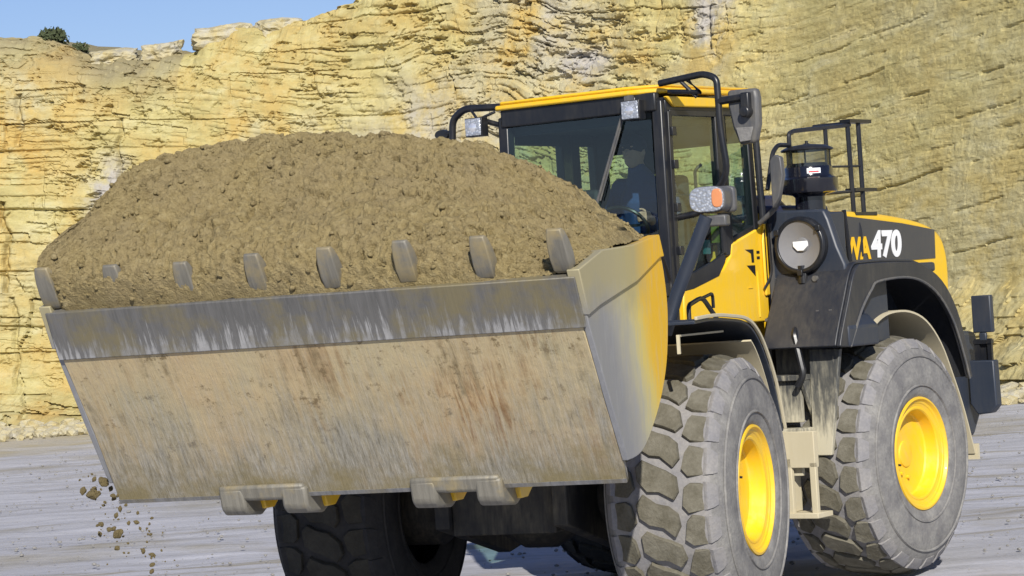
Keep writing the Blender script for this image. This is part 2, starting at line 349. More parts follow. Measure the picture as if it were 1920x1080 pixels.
# ------------------------------------------------------------------ numpy noise
def vnoise(x, y, seed=0):
    xi = np.floor(x).astype(np.int64); yi = np.floor(y).astype(np.int64); fx = x-xi; fy = y-yi
    fx = fx*fx*(3-2*fx); fy = fy*fy*(3-2*fy)
    def h(a, b):
        v = (a*374761393+b*668265263+seed*1442695041) & 0xffffffff
        v = ((v ^ (v >> 13))*1274126177) & 0xffffffff; v = v ^ (v >> 16); return (v & 0xffff)/65535.0
    return (h(xi, yi)*(1-fx)+h(xi+1, yi)*fx)*(1-fy)+(h(xi, yi+1)*(1-fx)+h(xi+1, yi+1)*fx)*fy
def fbm(x, y, oct=5, seed=0, gain=.5):
    s = 0; a = 1; t = 0
    for i in range(oct): s = s+a*vnoise(x*2**i, y*2**i, seed+i*17); t += a; a *= gain
    return s/t-.5
def grid_mesh(name, X, Y, Z, mat, smooth=True):
    nr, nc = X.shape; v = np.stack([X, Y, Z], -1).reshape(-1, 3).astype(np.float32)
    i = np.arange(nr*nc).reshape(nr, nc)
    f = np.stack([i[:-1, :-1], i[:-1, 1:], i[1:, 1:], i[1:, :-1]], -1).reshape(-1, 4)
    me = bpy.data.meshes.new(name); me.vertices.add(len(v)); me.vertices.foreach_set('co', v.ravel())
    me.loops.add(f.size); me.loops.foreach_set('vertex_index', f.ravel().astype(np.int32))
    me.polygons.add(len(f)); me.polygons.foreach_set('loop_start', np.arange(0, f.size, 4, dtype=np.int32))
    me.update(calc_edges=True)
    me.polygons.foreach_set('use_smooth', np.full(len(f), smooth)); me.materials.append(mat)
    o = bpy.data.objects.new(name, me); scene.collection.objects.link(o); return o

# ------------------------------------------------------------------ ground
def axis_pts(core0, core1, step, far):
    core = np.arange(core0, core1+1e-6, step); g = step; out = []; x = core1
    while x < far: g *= 1.25; x += g; out.append(x)
    lo = []; g = step; x = core0
    while x > -far: g *= 1.25; x -= g; lo.append(x)
    return np.array(lo[::-1]+list(core)+out)
gx = axis_pts(-16, 14, .16, 900); gy = axis_pts(12, 68, .09, 900)
GX, GY = np.meshgrid(gx, gy)
near = np.clip(1-np.maximum(np.abs(GX)-16, 0)/20, 0, 1)*np.clip(1-np.maximum(np.abs(GY-40)-30, 0)/20, 0, 1)
GZ = near*(.07*fbm(GX*.16+3, GY*1.5+GX*.05, 5, 5, .55)+.05*fbm(GX*1.3, GY*1.6, 4, 9)+.012*fbm(GX*.1, GY*5, 3, 31)+.03*fbm(GX*2.2, GY*2.4, 4, 37))
GZ -= .03*near
g = grid_mesh('ground', GX, GY, GZ, M['ground']); tag(g, 'pale grey rutted quarry floor', 'ground', kind='structure')

# ------------------------------------------------------------------ quarry face
path = np.array([(-70, 52), (-40, 60), (-12.3, 66.5), (-4, 64.5), (1.5, 61.5), (5.3, 58.0), (9.4, 50.5), (14, 43), (22, 36), (40, 30)], float)
seg = np.hypot(*np.diff(path, axis=0).T); cs = np.concatenate([[0], np.cumsum(seg)])
s0, s1 = cs[2]-3, cs[6]+3
ss = np.concatenate([np.linspace(0, s0, 320)[:-1], np.arange(s0, s1, .035), np.linspace(s1, cs[-1], 60)])
fine_s = np.linspace(0, cs[-1], 3000)
px_ = np.interp(fine_s, cs, path[:, 0]); py_ = np.interp(fine_s, cs, path[:, 1])
ker = np.hanning(61); ker /= ker.sum()
px_ = np.convolve(np.pad(px_, 30, 'edge'), ker, 'valid'); py_ = np.convolve(np.pad(py_, 30, 'edge'), ker, 'valid')
bx = np.interp(ss, fine_s, px_); by = np.interp(ss, fine_s, py_)
tx = np.gradient(bx, ss); ty = np.gradient(by, ss); L = np.hypot(tx, ty); nx_, ny_ = ty/L, -tx/L       # towards the camera
# skyline height along x
skx = np.array([-60, -14, -12.05, -11.3, -10.8, -10.4, -9.9, -8.6, -8.1, -7.6, -7.3, -6.9, -5.8, -5.4, -4.5, -3.7, -2.3, 0, 6, 12, 40]); skz = np.array([10.2, 9.7, 9.65, 9.6, 9.3, 9.05, 8.93, 8.82, 8.85, 8.95, 9.22, 9.28, 9.32, 9.42, 9.5, 9.9, 10.9, 12, 13, 13, 13])
top = np.interp(bx, skx, skz)
top = top+.25*fbm(ss*2.1, ss*0, 5, 77, .6)
nt = 400; tt = np.linspace(0, 1, nt)
S, T = np.meshgrid(ss, tt); TOP = top[None, :]+0*S; Z = T*TOP
isright = 1/(1+np.exp(-(S-(cs[5]-.4))/.35))
midz = np.exp(-((S-(cs[4]-1.0))/4.5)**2)
# bedding coordinates: beds dip a little, warped where the rock is shattered
warp = fbm(S*.35, Z*.35, 4, 3)
zb = Z+np.minimum(S-cs[2], cs[5]-cs[2])*.075-np.maximum(S-cs[5], 0)*.10+warp*((.25+1.3*midz)*(1-isright)+.08*isright)
sb = S+fbm(S*.5+9, Z*.5, 4, 8)*1.6
rng = np.random.RandomState(4)
def beds(zb, sb, tmin, tmax, lmin, lmax, seed, crack=.09, thr=.7):
    rg = np.random.RandomState(seed); b = [-8.0]
    while b[-1] < 24: b.append(b[-1]+rg.uniform(tmin, tmax))
    b = np.array(b); k = np.clip(np.searchsorted(b, zb)-1, 0, len(b)-2)
    fz = (zb-b[k])/(b[k+1]-b[k]); h = (b[k+1]-b[k])
    lay = rg.rand(len(b))[k]
    ln = (lmin+(lmax-lmin)*rg.rand(len(b)))[k]; off = (rg.rand(len(b))*9)[k]
    u = (sb+off)/ln; u = u+.35*np.sin(u*2.1+k)
    c = np.floor(u).astype(np.int64); fu = u-c
    v = (c*7919+k*104729+seed*31) & 0xffffffff; v = ((v ^ (v >> 11))*2654435761) & 0xffffffff; blk = ((v >> 8) & 0xffff)/65535.
    v2 = (v*40503+12345) & 0xffffffff; act = ((v2 >> 9) & 0xffff)/65535.
    dz = np.minimum(fz, 1-fz)*h; du = np.minimum(fu, 1-fu)*ln
    cr = np.exp(-(dz/.03)**2)*(act > thr)+.8*np.exp(-(du/.03)**2)*(act > thr+.1)*(1-.9*isright)
    return lay, blk, cr*crack
lay1, blk1, cr1 = beds(zb, sb, .5, 1.6, 1.2, 4.5, 11, .16, .62)
lay2, blk2, cr2 = beds(zb+.3, sb*1.0+3, .12, .42, .35, 1.6, 12, .12, .80)
rough = .35+.65*(fbm(S*.25+4, Z*.25, 3, 21)+.5)
chaos = np.clip(.42+2.6*fbm(S*.22, Z*.3, 3, 41)+.35*midz, .05, 1.2)*(1-isright)+isright*.12
D = (.03*(lay1-.5)+.20*(blk1-.5)*(1-.8*isright))*(.2+.8*chaos)+.16*np.sign(blk2-.5)*np.clip(abs(blk2-.5)-.22, 0, 1)*chaos*2.0
D -= cr1*(.4+chaos)*.9*(1-.7*isright)+cr2*chaos*1.3
D += (.50+.5*midz)*fbm(S*.45, Z*.45, 5, 51, .5)*(1-.75*isright)+.12*fbm(S*3, Z*4, 5, 61, .6)*(.3+.7*chaos)
# a few long open bedding planes on the right-hand wall and deep notches
for (zc, a, b_, dp) in [(6.9, 0, 9, .16), (6.2, .3, 9, .2), (5.5, 1.2, 9, .13), (4.55, 1.6, 12, .28), (3.7, 3, 9, .12), (7.7, 0, 7, .12), (2.9, 3.0, 9, .2), (8.6, 0, 9, .1), (9.3, .5, 9, .14), (7.3, 2, 9, .08), (5.0, .2, 9, .08), (10.2, 0, 9, .12)]:
    zl = zc-.75+.10*np.maximum(S-cs[5], 0)+.15*fbm(S*.9, S*0, 5, int(zc*10), .6); m_ = 1/(1+np.exp(-(S-(cs[5]+a-1.0))/.15))
    on = np.clip((fbm(S*1.3, S*0+zc, 4, int(zc*7)+3)+.02)/.10, 0, 1)
    D -= dp*m_*on*np.exp(-((Z-zl)/.026)**2)*.6; D -= .03*m_*on*(Z < zl)*np.exp(-(zl-Z)/.25)
# thin regular strata on the right-hand wall
zt = Z-.10*np.maximum(S-cs[5], 0)+.05*fbm(S*.8, Z*.8, 3, 201)
D += isright*(.045*np.clip(fbm(S*.55, zt*6.5, 4, 203, .6)*2.5, -1, 1)+.03*fbm(S*5, zt*14, 4, 205, .6)*2)
# vertical cracks on the left wall
for (sc_, z0, z1, dp) in [(cs[2]+3.0, 5.3, 7.4, .3), (cs[2]+.2, 3.4, 5.6, .35), (cs[2]+.5, 6.9, 8.2, .25), (cs[2]+.35, 1.0, 3.3, .22), (cs[4]+3.2, 7.5, 12, .3), (cs[4]+1.8, 8, 13, .2)]:
    sl = sc_+.35*fbm(Z*1.5, Z*0+sc_, 4, 5)-(Z-z0)*.06*0; D -= dp*((Z > z0) & (Z < z1))*np.exp(-((S-sl)/.05)**2)
# small broken pockets and flakes, denser where the rock is shattered
sh_ = np.clip(.5+2.2*fbm(S*.35+7, Z*.35, 3, 141)+.5*midz, 0, 1)*(1-.85*isright)
lay3, blk3, cr3 = beds(zb*1.0+.35*(sb-cs[3])*.4, sb-.5*zb, .07, .26, .15, .7, 15, .10, .72)
D += (.13*(blk3-.5)-cr3)*sh_
fp = fbm(S*2.6, Z*5.2, 5, 151, .6); D -= .26*np.clip(fp-.10, 0, .12)/.12*(sh_*.9+.1*(1-isright)); D += .16*np.abs(fbm(S*1.6+3, Z*2.4, 5, 161, .6))*sh_
# talus at the foot
tal = 1.1+1.1*isright*np.clip((S-cs[5])/6, 0, 1)+.5*fbm(S*.6, S*0, 4, 91)
tm = np.clip((tal-Z)/tal, 0, 1)
D += tm*1.6+tm**.5*(.5*fbm(S*2.2, Z*2.2, 5, 93)+.5*(blk3-.5)+.3*fbm(S*6, Z*7, 3, 95))
# bench-like setback near the top
edge = np.clip((Z-(TOP-.9))/.9, 0, 1); D -= .8*edge**2.2*(1+fbm(S*1.2, Z, 3, 19))
lean = -.14*Z
D = D*(.62-.12*isright)+.38*tm*1.6
X = bx[None, :]+nx_[None, :]*(D+lean); Y = by[None, :]+ny_[None, :]*(D+lean); ZZ = Z-.05+.12*fbm(S*4, Z*4, 3, 71)*edge
# plateau behind the edge
bk = 14; pb = np.linspace(.5, 25, bk)
Xp = X[-1:, :]-nx_[None, :]*pb[:, None]; Yp = Y[-1:, :]-ny_[None, :]*pb[:, None]; Zp = ZZ[-1:, :]+.02*pb[:, None]+.25*fbm(Xp*.8, Yp*.8, 4, 33)
cl = grid_mesh('cliff', np.vstack([X, Xp]), np.vstack([Y, Yp]), np.vstack([ZZ, Zp]), M['cliff'], smooth=False)
tag(cl, 'yellow limestone quarry face with cracked bedding layers', 'cliff', kind='structure')
org = np.clip(.55+2.2*fbm(S*.22+2, Z*.3, 4, 14)+.35*np.exp(-((S-cs[3]+1)/5)**2), 0, 1)*(1-.6*isright)
gr = np.clip(.25+2.0*fbm(S*.3, Z*.35, 4, 24), 0, 1)*(1-.75*isright)
gpatch = lambda sc_, zc, ws, wz: np.exp(-(((S-sc_)/ws)**2+((Z-zc)/wz)**2)**2)
gr = np.maximum(gr, 1.0*gpatch(cs[2]+2.8, 5.6, .75, .9)); gr = np.maximum(gr, gpatch(cs[4]-.2, 7.6, .7, .5)); gr = np.maximum(gr, gpatch(cs[4]+3.3, 8.2, .6, 1.2))
org *= 1-gpatch(cs[2]+2.8, 5.6, .75, .9)
brn = np.clip(.9*np.clip((Z-(TOP-1.2-.6*fbm(S*.9, Z, 3, 3)))/1.4, 0, 1)*(.4+1.2*(fbm(S*1.5, Z*2, 3, 88)+.5)), 0, .8)*(S < cs[2]+4.5)
brn = np.maximum(brn, .40*tm*(.4+(fbm(S*3, Z*3, 3, 89)+.5)))
rows = np.vstack([np.stack([org, gr, brn], -1).reshape(-1, 3), np.tile([.2, .3, .8], (Xp.size, 1))])
col = np.ones((len(rows), 4), np.float32); col[:, :3] = rows
ca = cl.data.color_attributes.new('tone', 'FLOAT_COLOR', 'POINT'); ca.data.foreach_set('color', col.ravel())

def rock_mesh(name, sx, sy, sz, seed, mat, sub=3, blocky=.35):
    import bmesh
    b = bmesh.new(); bmesh.ops.create_icosphere(b, subdivisions=sub, radius=1)
    off = Vector((seed*3.7, seed*1.3, -seed))
    for v in b.verts:
        c = v.co.copy(); mxx = max(abs(c.x), abs(c.y), abs(c.z)); c = c.lerp(c/mxx, blocky)
        c *= 1+.28*mnoise.noise(c*1.3+off)+.12*mnoise.noise(c*3.7+off)+.05*mnoise.noise(c*9+off)
        v.co = Vector((c.x*sx, c.y*sy, c.z*sz))
    me = bpy.data.meshes.new(name); b.to_mesh(me); b.free(); me.materials.append(M[mat] if isinstance(mat, str) else mat); return me
m, n, l, p = new_mat('loose_limestone'); v = coords(n, l); b_ = nz(n, l, v, 3, 7, .65); b2 = nz(n, l, v, 11, 7, .7)
c = ramp(n, l, b_, [(.35, (.44, .36, .17)), (.5, (.47, .42, .27)), (.65, (.42, .40, .34))]); c = mix(n, l, maprange(n, l, b2, .45, .7, 0, .5), c, (.30, .25, .15))
l.new(c, p.inputs['Base Color']); p.inputs['Roughness'].default_value = .95; bump(n, l, p, b2, .7, .05); M['rock'] = m
def crest(x):
    k = int(np.argmin(np.abs(X[-1]-x))); return float(Y[-1, k]), float(ZZ[-1, k])
for i, (x, y, z, sx, sy, sz, rz, lab) in enumerate([
        (-9.35, 66.0, 9.05, .60, .55, .22, .2, 'flat yellow rock slab on the cliff edge, left of the gap in the skyline'),
        (-8.05, 66.0, 9.2, .42, .4, .24, -.3, 'rounded pale boulder on the cliff edge, right of the skyline gap'),
        (-6.55, 65.6, 9.85, .75, .6, .30, .1, 'large grey-topped rock block on the rising cliff edge'),
        (-5.2, 65.0, 10.35, .55, .5, .22, .4, 'grey rock block higher up the rising cliff edge')]):
    o = bpy.data.objects.new('boulder', rock_mesh('boulder', sx, sy, sz, i+1, 'rock', 4, .6)); scene.collection.objects.link(o)
    cy_, cz_ = crest(x); o.location = (x, cy_+.3, cz_+sz*(.55 if i < 2 else -.1)); o.rotation_euler = (.1, -.05, rz); tag(o, lab, 'boulder', 'loose rocks along the top of the cliff')
# rubble along the foot of the wall: nobody could count it
rg = random.Random(7); rub = MB(); protos = [rock_mesh('tmp', 1, 1, .7, 20+i, 'rock', 1, .6) for i in range(6)]
for i in range(2600):
    t = rg.uniform(cs[2]-2, cs[6]+2); k = min(np.searchsorted(ss, t), len(ss)-1)
    right = ss[k] > cs[5]
    d = 1.2+abs(rg.gauss(0, .9)); hz = max(0, (1.5-d)*.5) if d < 1.5 else 0
    sc = rg.choice([.05, .06, .08, .1, .14, .2])*(1.0)
    ps = protos[rg.randrange(6)]; rot = Matrix.Rotation(rg.uniform(0, 6.28), 3, 'Z') @ Matrix.Rotation(rg.uniform(-.5, .5), 3, 'X')
    cx, cy = bx[k]+nx_[k]*d, by[k]+ny_[k]*d
    rub.add([rot @ (v.co*sc)+Vector((cx, cy, hz+sc*.3)) for v in ps.vertices], [tuple(p.vertices) for p in ps.polygons])
o = rub.build('rubble', 'rock', smooth=0); tag(o, 'strip of broken stones lying along the foot of the quarry face', 'rubble', kind='stuff')

# loose gravel on the quarry floor
rg = random.Random(17); grv = MB()
for i in range(3600):
    x = rg.uniform(-9, 8); y = 17+abs(rg.random())**.8*38
    if rg.random() < .6: y = 18+3.7*rg.choice([1.0, 1.9, 3.2, 5.1, 7.4])+rg.gauss(0, .9)+.08*x
    sc = rg.choice([.005, .006, .008, .010, .014, .02])*rg.uniform(.7, 1.3); ps = protos[rg.randrange(6)]; rot = Matrix.Rotation(rg.uniform(0, 6.28), 3, 'Z')
    grv.add([rot @ (v.co*sc)+Vector((x, y, sc*.2-.01)) for v in ps.vertices], [tuple(p.vertices) for p in ps.polygons])
M['gravel'] = simple('gravel_stone', (.27, .26, .245), .9, 0, .2); o = grv.build('gravel', 'gravel', smooth=0); tag(o, 'small loose stones scattered over the grey quarry floor', 'gravel', kind='stuff')
# bush on the skyline
def leafmass(c, rad, num, seed, size=.07):
    rg = random.Random(seed); mb = MB()
    for i in range(num):
        d = Vector((rg.gauss(0, 1), rg.gauss(0, 1), rg.gauss(0, 1))).normalized()*(rg.random()**.4)
        p = Vector(c)+Vector((d.x*rad[0], d.y*rad[1], abs(d.z)*rad[2]))
        p += Vector([rg.gauss(0, .05) for _ in range(3)])
        u = Vector((rg.gauss(0, 1), rg.gauss(0, 1), rg.gauss(0, 1))).normalized(); w = u.orthogonal().normalized(); s_ = size*rg.uniform(.6, 1.4)
        mb.add([p-u*s_, p+w*s_*.5, p+u*s_, p-w*s_*.5], [(0, 1, 2, 3)])
    return mb
for (c, rad, num, lab) in [((-10.85, 66.2, 9.35), (.36, .35, .24), 700, 'dark green bush on the cliff edge, larger of the two on the skyline'), ((-10.2, 66.4, 8.95), (.20, .25, .13), 220, 'small low bush on the cliff edge beside the flat rock slab')]:
    c = (c[0], crest(c[0])[0]+.35, crest(c[0])[1]+.05); bsh = empty('bush', c); tag(bsh, lab, 'bush', 'bushes on the skyline')
    st = MB()
    for i in range(6):
        a = i*1.05; st.tube([(0, 0, -.25), (.1*math.cos(a), .1*math.sin(a), .05), (.25*rad[0]/.45*math.cos(a), .2*math.sin(a), rad[2]*.6)], [.02, .015, .006], 5, round_=False)
    st.build('stem', 'bark', bsh); leafmass((0, 0, -.05), rad, num, 3).build('foliage', 'leaf', bsh, smooth=0)

# ------------------------------------------------------------------ wheel loader
WL = empty('wheel_loader', ROOT)
tag(WL, 'yellow and black articulated wheel loader carrying a heaped bucket, numbered 470', 'wheel loader')

# wheels
def tyre_builder():
    mb = MB(); k = 108
    half = [(.400, .355), (.415, .375), (.46, .392), (.56, .405), (.66, .400), (.735, .378), (.785, .350), (.818, .325), (.838, .300)]
    crown = [(.838, .28), (.843, .2), (.846, .1), (.846, 0)]
    prof = half+crown+[(r, -y) for r, y in crown[-2::-1]]+[(r, -y) for r, y in half[::-1]]
    mb.mi = 0
    vs = []; N = len(prof)
    for r, y in prof:
        for j in range(k): a = 2*math.pi*j/k; vs.append((r*math.cos(a), y, r*math.sin(a)))
    mb.add(vs, [(i*k+j, i*k+(j+1) % k, (i+1)*k+(j+1) % k, (i+1)*k+j) for i in range(N-1) for j in range(k)])
    for q in range(len(mb.m)):
        i = q//k; mb.m[q] = 1 if 7 <= i < N-9 else 0
    # ridges on the sidewall
    for sgn in (1, -1):
        for rr, yy in ((.715, .391), (.50, .402)):
            mb.revolve([(rr-.01, sgn*(yy-.004)), (rr-.004, sgn*(yy+.006)), (rr+.004, sgn*(yy+.006)), (rr+.01, sgn*(yy-.006))], k=k)
    mb.mi = 2
    P = 25; rgt = random.Random(5)
    sh = [(.152, -.26), (.172, .26), (.205, .43), (.286, .42), (.302, .34), (.302, -.36), (.286, -.43), (.20, -.44)]
    inn = [(-.135, .12), (-.095, .42), (-.02, .355), (.06, .42), (.122, .30), (.140, -.12), (.10, -.43), (.02, -.36), (-.06, -.43), (-.128, -.30)]
    def lug(poly, ph, sgn, h0=.835, h1=.878):
        dphi = 2*math.pi/P; cy = sum(p[0] for p in poly)/len(poly); cp = sum(p[1] for p in poly)/len(poly)
        bot = []; topv = []; mid = []
        for (y, u) in poly:
            a = ph+u*dphi
            hh = h1-.055*max(0, (abs(y)-.12)/.18)**2*.8
            bot.append((h0*math.cos(a), sgn*y, h0*math.sin(a)))
            mid.append(((hh-.010)*math.cos(a), sgn*y, (hh-.010)*math.sin(a)))
            y2 = cy+(y-cy)*.95; a2 = ph+(cp+(u-cp)*.94)*dphi
            topv.append((hh*math.cos(a2), sgn*y2, hh*math.sin(a2)))
        n_ = len(poly); mb.add(bot+mid+topv, [(i, (i+1) % n_, n_+(i+1) % n_, n_+i) for i in range(n_)]+[(n_+i, n_+(i+1) % n_, 2*n_+(i+1) % n_, 2*n_+i) for i in range(n_)]+[tuple(range(2*n_, 3*n_))])
    mb.mi = 1
    for i in range(P):                       # shoulder bars running down on to the sidewall
        for sgn in (1, -1):
            ph = 2*math.pi*i/P+(math.pi/P if sgn < 0 else 0); dphi = 2*math.pi/P; vs = []
            for (r_, y_, w_) in ((.846, .296, .40), (.848, .312, .39), (.815, .342, .36), (.775, .362, .30)):
                for e in (-1, 1): a = ph+e*w_*dphi; vs.append((r_*math.cos(a), sgn*y_, r_*math.sin(a)))
            for (r_, y_, w_) in ((.83, .27, .42), (.80, .32, .40), (.765, .345, .33)):
                for e in (-1, 1): a = ph+e*w_*dphi; vs.append((r_*math.cos(a), sgn*y_, r_*math.sin(a)))
            mb.add(vs, [(0, 1, 3, 2), (2, 3, 5, 4), (4, 5, 7, 6), (0, 2, 10, 8), (2, 4, 12, 10), (1, 9, 11, 3), (3, 11, 13, 5), (6, 7, 13, 12), (4, 6, 12), (5, 13, 7), (0, 8, 9, 1)])
    mb.mi = 2
    for i in range(P):
        ph = 2*math.pi*i/P
        for sgn in (1, -1):
            q = ph+(math.pi/P if sgn < 0 else 0)
            j = lambda poly: [(y+rgt.uniform(-.007, .007), u+rgt.uniform(-.05, .05)) for y, u in poly]
            lug(j(sh), q, sgn)
            if sgn > 0: lug(j([(y, u*.97-y*1.85+.48) for y, u in inn]), q, 1)
    return mb
def rim_mesh():
    mb = MB(); mb.revolve([(.40, .34), (.418, .372), (.414, .386), (.400, .388), (.393, .376), (.386, .366), (.372, .362), (.366, .356), (.345, .350), (.338, .354), (.326, .352), (.318, .342), (.312, .30), (.306, .258), (.296, .246), (.28, .243), (.10, .240), (.096, .250), (.08, .254), (0.001, .255)], k=72)
    for a in (0.3, .95): mb.revolve([(.014, 0), (.014, .022), (.001, .024)], c=(.17*math.cos(a), .242, -.17*math.sin(a)), k=8)
    return mb
ty_me = tyre_builder().mesh('tyre', ['side', 'groove', 'lug'], 40); rim_me = rim_mesh().mesh('rim', 'rim', 22)
side2 = tyre_mat('tyre_rubber_shaded', (.03, .03, .032), (.055, .052, .05), .3); ty_in = ty_me.copy(); ty_in.materials[0] = side2; ty_in.materials[1] = side2; ty_in.materials[2] = tyre_mat('tyre_lug_shaded', (.04, .037, .03), (.065, .06, .048), .6)  # far-side tyre copy: shade painted in as darker sidewall, groove and lug colours
vs_me = MB().tube([(.30, .30, .19), (.335, .36, .185), (.335, .40, .18)], .008, 8).mesh('valve', 'black')
hub = MB().revolve([(.26, -.30), (.26, .10), (.20, .125), (.001, .125)], k=40).mesh('wheel', 'under')
for fr, sg in (('f', 1), ('f', -1), ('r', 1), ('r', -1)):
    w = bpy.data.objects.new('wheel', hub); scene.collection.objects.link(w); w.parent = WL
    loc, rz = FR[fr]
    w.matrix_local = Matrix.Translation(loc) @ Matrix.Rotation(rz, 4, 'Z') @ Matrix.Translation((0, (sg*1.085 if not (fr == 'f' and sg < 0) else -1.20), .872)) @ Matrix.Rotation(R(12 if fr == 'f' else 37), 4, 'Y') @ (Matrix.Rotation(math.pi, 4, 'Z') if sg < 0 else Matrix.Identity(4))
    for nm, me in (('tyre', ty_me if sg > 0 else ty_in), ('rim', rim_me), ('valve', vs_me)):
        c_ = bpy.data.objects.new(nm, me); scene.collection.objects.link(c_); c_.parent = w

# bucket ---------------------------------------------------------
lip = (3.48, 2.268); seam = (3.36, 2.005); heel = (2.80, 1.138)
back = arc_smooth([(2.81, 1.262), (2.62, 1.292), (2.44, 1.385), (2.22, 1.56), (2.07, 1.76), (2.0, 1.98), (1.99, 2.14), (2.03, 2.32), (2.11, 2.47)], 4)
YB = 1.555
bk_ = MB()
# floor plate as a slab (tan), gently crowned
fd = (Vector((lip[0], lip[1]))-Vector(heel)).normalized(); fnrm = Vector((fd.y, -fd.x))
flo = [heel, tuple(Vector(heel)+fd*.5), seam]
bucket = None
mb = MB(); mb.sheet(flo, -YB, YB, .035); bucket = mb.build('bucket', 'floor', WL, 'f', .004)
mb = MB(); mb.sheet([heel]+[(2.775, 1.16), (2.79, 1.22)]+back, -YB, YB, -.03); mb.build('back_shell', 'steel', bucket)
sp = [lip, (3.33, 2.05)]+[]
side_poly = [(3.47, 2.262), (3.35, 2.01), (3.12, 1.65), (2.86, 1.262)]+[p for p in back[1:]]
for sg in (1, -1):
    mb = MB(); mb.prism(side_poly, 'y', sg*YB, sg*(YB+.035)); mb.build('side_plate', 'bside', bucket, None, .005)
    cut = [(3.50, 2.30), (3.38, 2.06), (3.20, 2.105), (2.55, 2.225), (2.12, 2.352), (2.04, 2.36), (2.105, 2.485), (2.60, 2.425), (3.10, 2.40)]
    mb = MB(); mb.prism(cut, 'y', sg*(YB-.02), sg*(YB+.052)); mb.build('side_cutter', 'bside', bucket, None, .006)
# cutting edge: proud of the floor
e0 = Vector(seam)+fnrm*.012-fd*.006; e1 = Vector(lip)+fnrm*.012
mb = MB(); mb.sheet([tuple(e0), tuple(e0+(e1-e0)*.5), tuple(e1)], -1.575, 1.575, .06)
for y in np.arange(-1.45, 1.5, .145): # bolt heads, nearly worn flush
    pass
mb.build('cutting_edge', 'edge', bucket, None, .006)
tip_dir = (Vector((3.625, 2.50))-Vector(lip)).normalized(); tn = Vector((tip_dir.y, -tip_dir.x))
def tooth(y, sc=1.0, corner=0):
    mb = MB(); b0 = Vector(lip)+tip_dir*(.0-.30*(1-sc))-tn*.062; st = [(0, .045, .03), (.03, .060, .06), (.10, .065, .062), (.18, .061, .052), (.235, .054, .034), (.262, .044, .020)]
    vs = []
    for (d, hw, th) in st:
        c_ = b0+tip_dir*d*1.0
        for (yy, tt) in ((-hw, -th*.5), (-hw*.8, th*.6), (hw*.8, th*.6), (hw, -th*.5)):
            q = c_+tn*(tt+.012); vs.append((q.x, y+yy+d*0.10*0, q.y))
    fs = [(i*4+j, i*4+(j+1) % 4, (i+1)*4+(j+1) % 4, (i+1)*4+j) for i in range(len(st)-1) for j in range(4)]+[(3, 2, 1, 0), tuple(range(len(vs)-4, len(vs)))]
    mb.add(vs, fs); return mb.build('tooth', 'tooth', bucket, None, .006)
for y, sc_ in ((1.508, 1.0), (1.077, .97), (.637, 1.0), (.195, .98), (-.239, .96), (-.676, .90), (-1.105, .95), (-1.53, 1.0)): tooth(y, sc_)
# heel brackets: bar with two ears, boom end and pin between them
for yc in (-.587, .598):
    mb = MB()
    mb.prism([(2.66, 1.235), (2.875, 1.215), (2.845, 1.125), (2.66, 1.125)], 'y', yc-.30, yc+.24)
    for s_ in (-.215, .175):
        mb.prism([(2.50, 1.23), (2.87, 1.20), (2.845, 1.08), (2.80, 1.045), (2.62, 1.03), (2.46, 1.10)], 'y', yc+s_-.085, yc+s_+.075)
    mb.build('hinge_bracket', 'tooth', bucket, None, .02)
    mb = MB()
    for s_ in (-.215, .175): mb.prism([(2.0, 1.35), (2.55, 1.2), (2.66, 1.13), (2.63, 1.065), (2.52, 1.065), (2.3, 1.2), (2.0, 1.27)], 'y', yc+s_-.03+.07, yc+s_+.03+.07)
    mb.build('hinge_ear', 'yellow_low', bucket, None, .008)

# boom, links, front frame (mostly behind the bucket)
mb = MB()
for yc in (-.5, .5):
    mb.prism([(2.50, 1.12), (2.60, 1.14), (2.58, 1.24), (1.9, 1.55), (1.0, 2.05), (.1, 2.15), (-.45, 2.0), (-.45, 1.80), (.2, 1.75), (.9, 1.5), (1.7, 1.25), (2.3, 1.14)], 'y', yc-.06, yc+.06)
mb.tube([(1.2, -.5, 1.62), (1.2, .5, 1.62)], .14, 16)
boom = mb.build('boom', 'yellow_low', WL, 'f', .01)
mb = MB(); mb.prism([(1.0, 2.6), (1.3, 2.6), (1.45, 1.4), (1.25, 1.4)], 'y', -.09, .09); mb.build('tilt_lever', 'yellow_low', boom)
for yc in (-.33, .33):
    mb = MB(); mb.tube([(-.2, yc, 1.1), (.75, yc, 1.35)], .09, 14); mb.tube([(.75, yc, 1.35), (1.3, yc, 1.48)], .05, 12); mb.build('lift_cylinder', 'under', boom)
mb = MB(); mb.prism([(.75, .75), (.75, 1.4), (.3, 2.0), (-.6, 2.15), (-.9, 1.6), (-1.5, 1.5), (-1.6, .65), (-.3, .5)], 'y', -.45, -.35); mb.prism([(.75, .75), (.75, 1.4), (.3, 2.0), (-.6, 2.15), (-.9, 1.6), (-1.5, 1.5), (-1.6, .65), (-.3, .5)], 'y', .35, .45)
mb.box(-.9, .7, -.35, .35, .7, 1.25); mb.build('front_frame', 'under', WL, 'f', .01)
for fr in ('f', 'r'):
    mb = MB(); mb.tube([(0, -.95, .872), (0, .95, .872)], .17, 20); mb.revolve([(.05, -.34), (.2, -.3), (.31, -.1), (.31, .1), (.2, .3), (.05, .34)], (0, 0, .86), 'y', 24, True)
    mb.revolve([(.28, -.95), (.28, -.7), (.2, -.6)], (0, 0, .872), 'y', 24); mb.revolve([(.28, .95), (.28, .7), (.2, .6)], (0, 0, .872), 'y', 24)
    mb.build('axle', 'under', WL, fr)

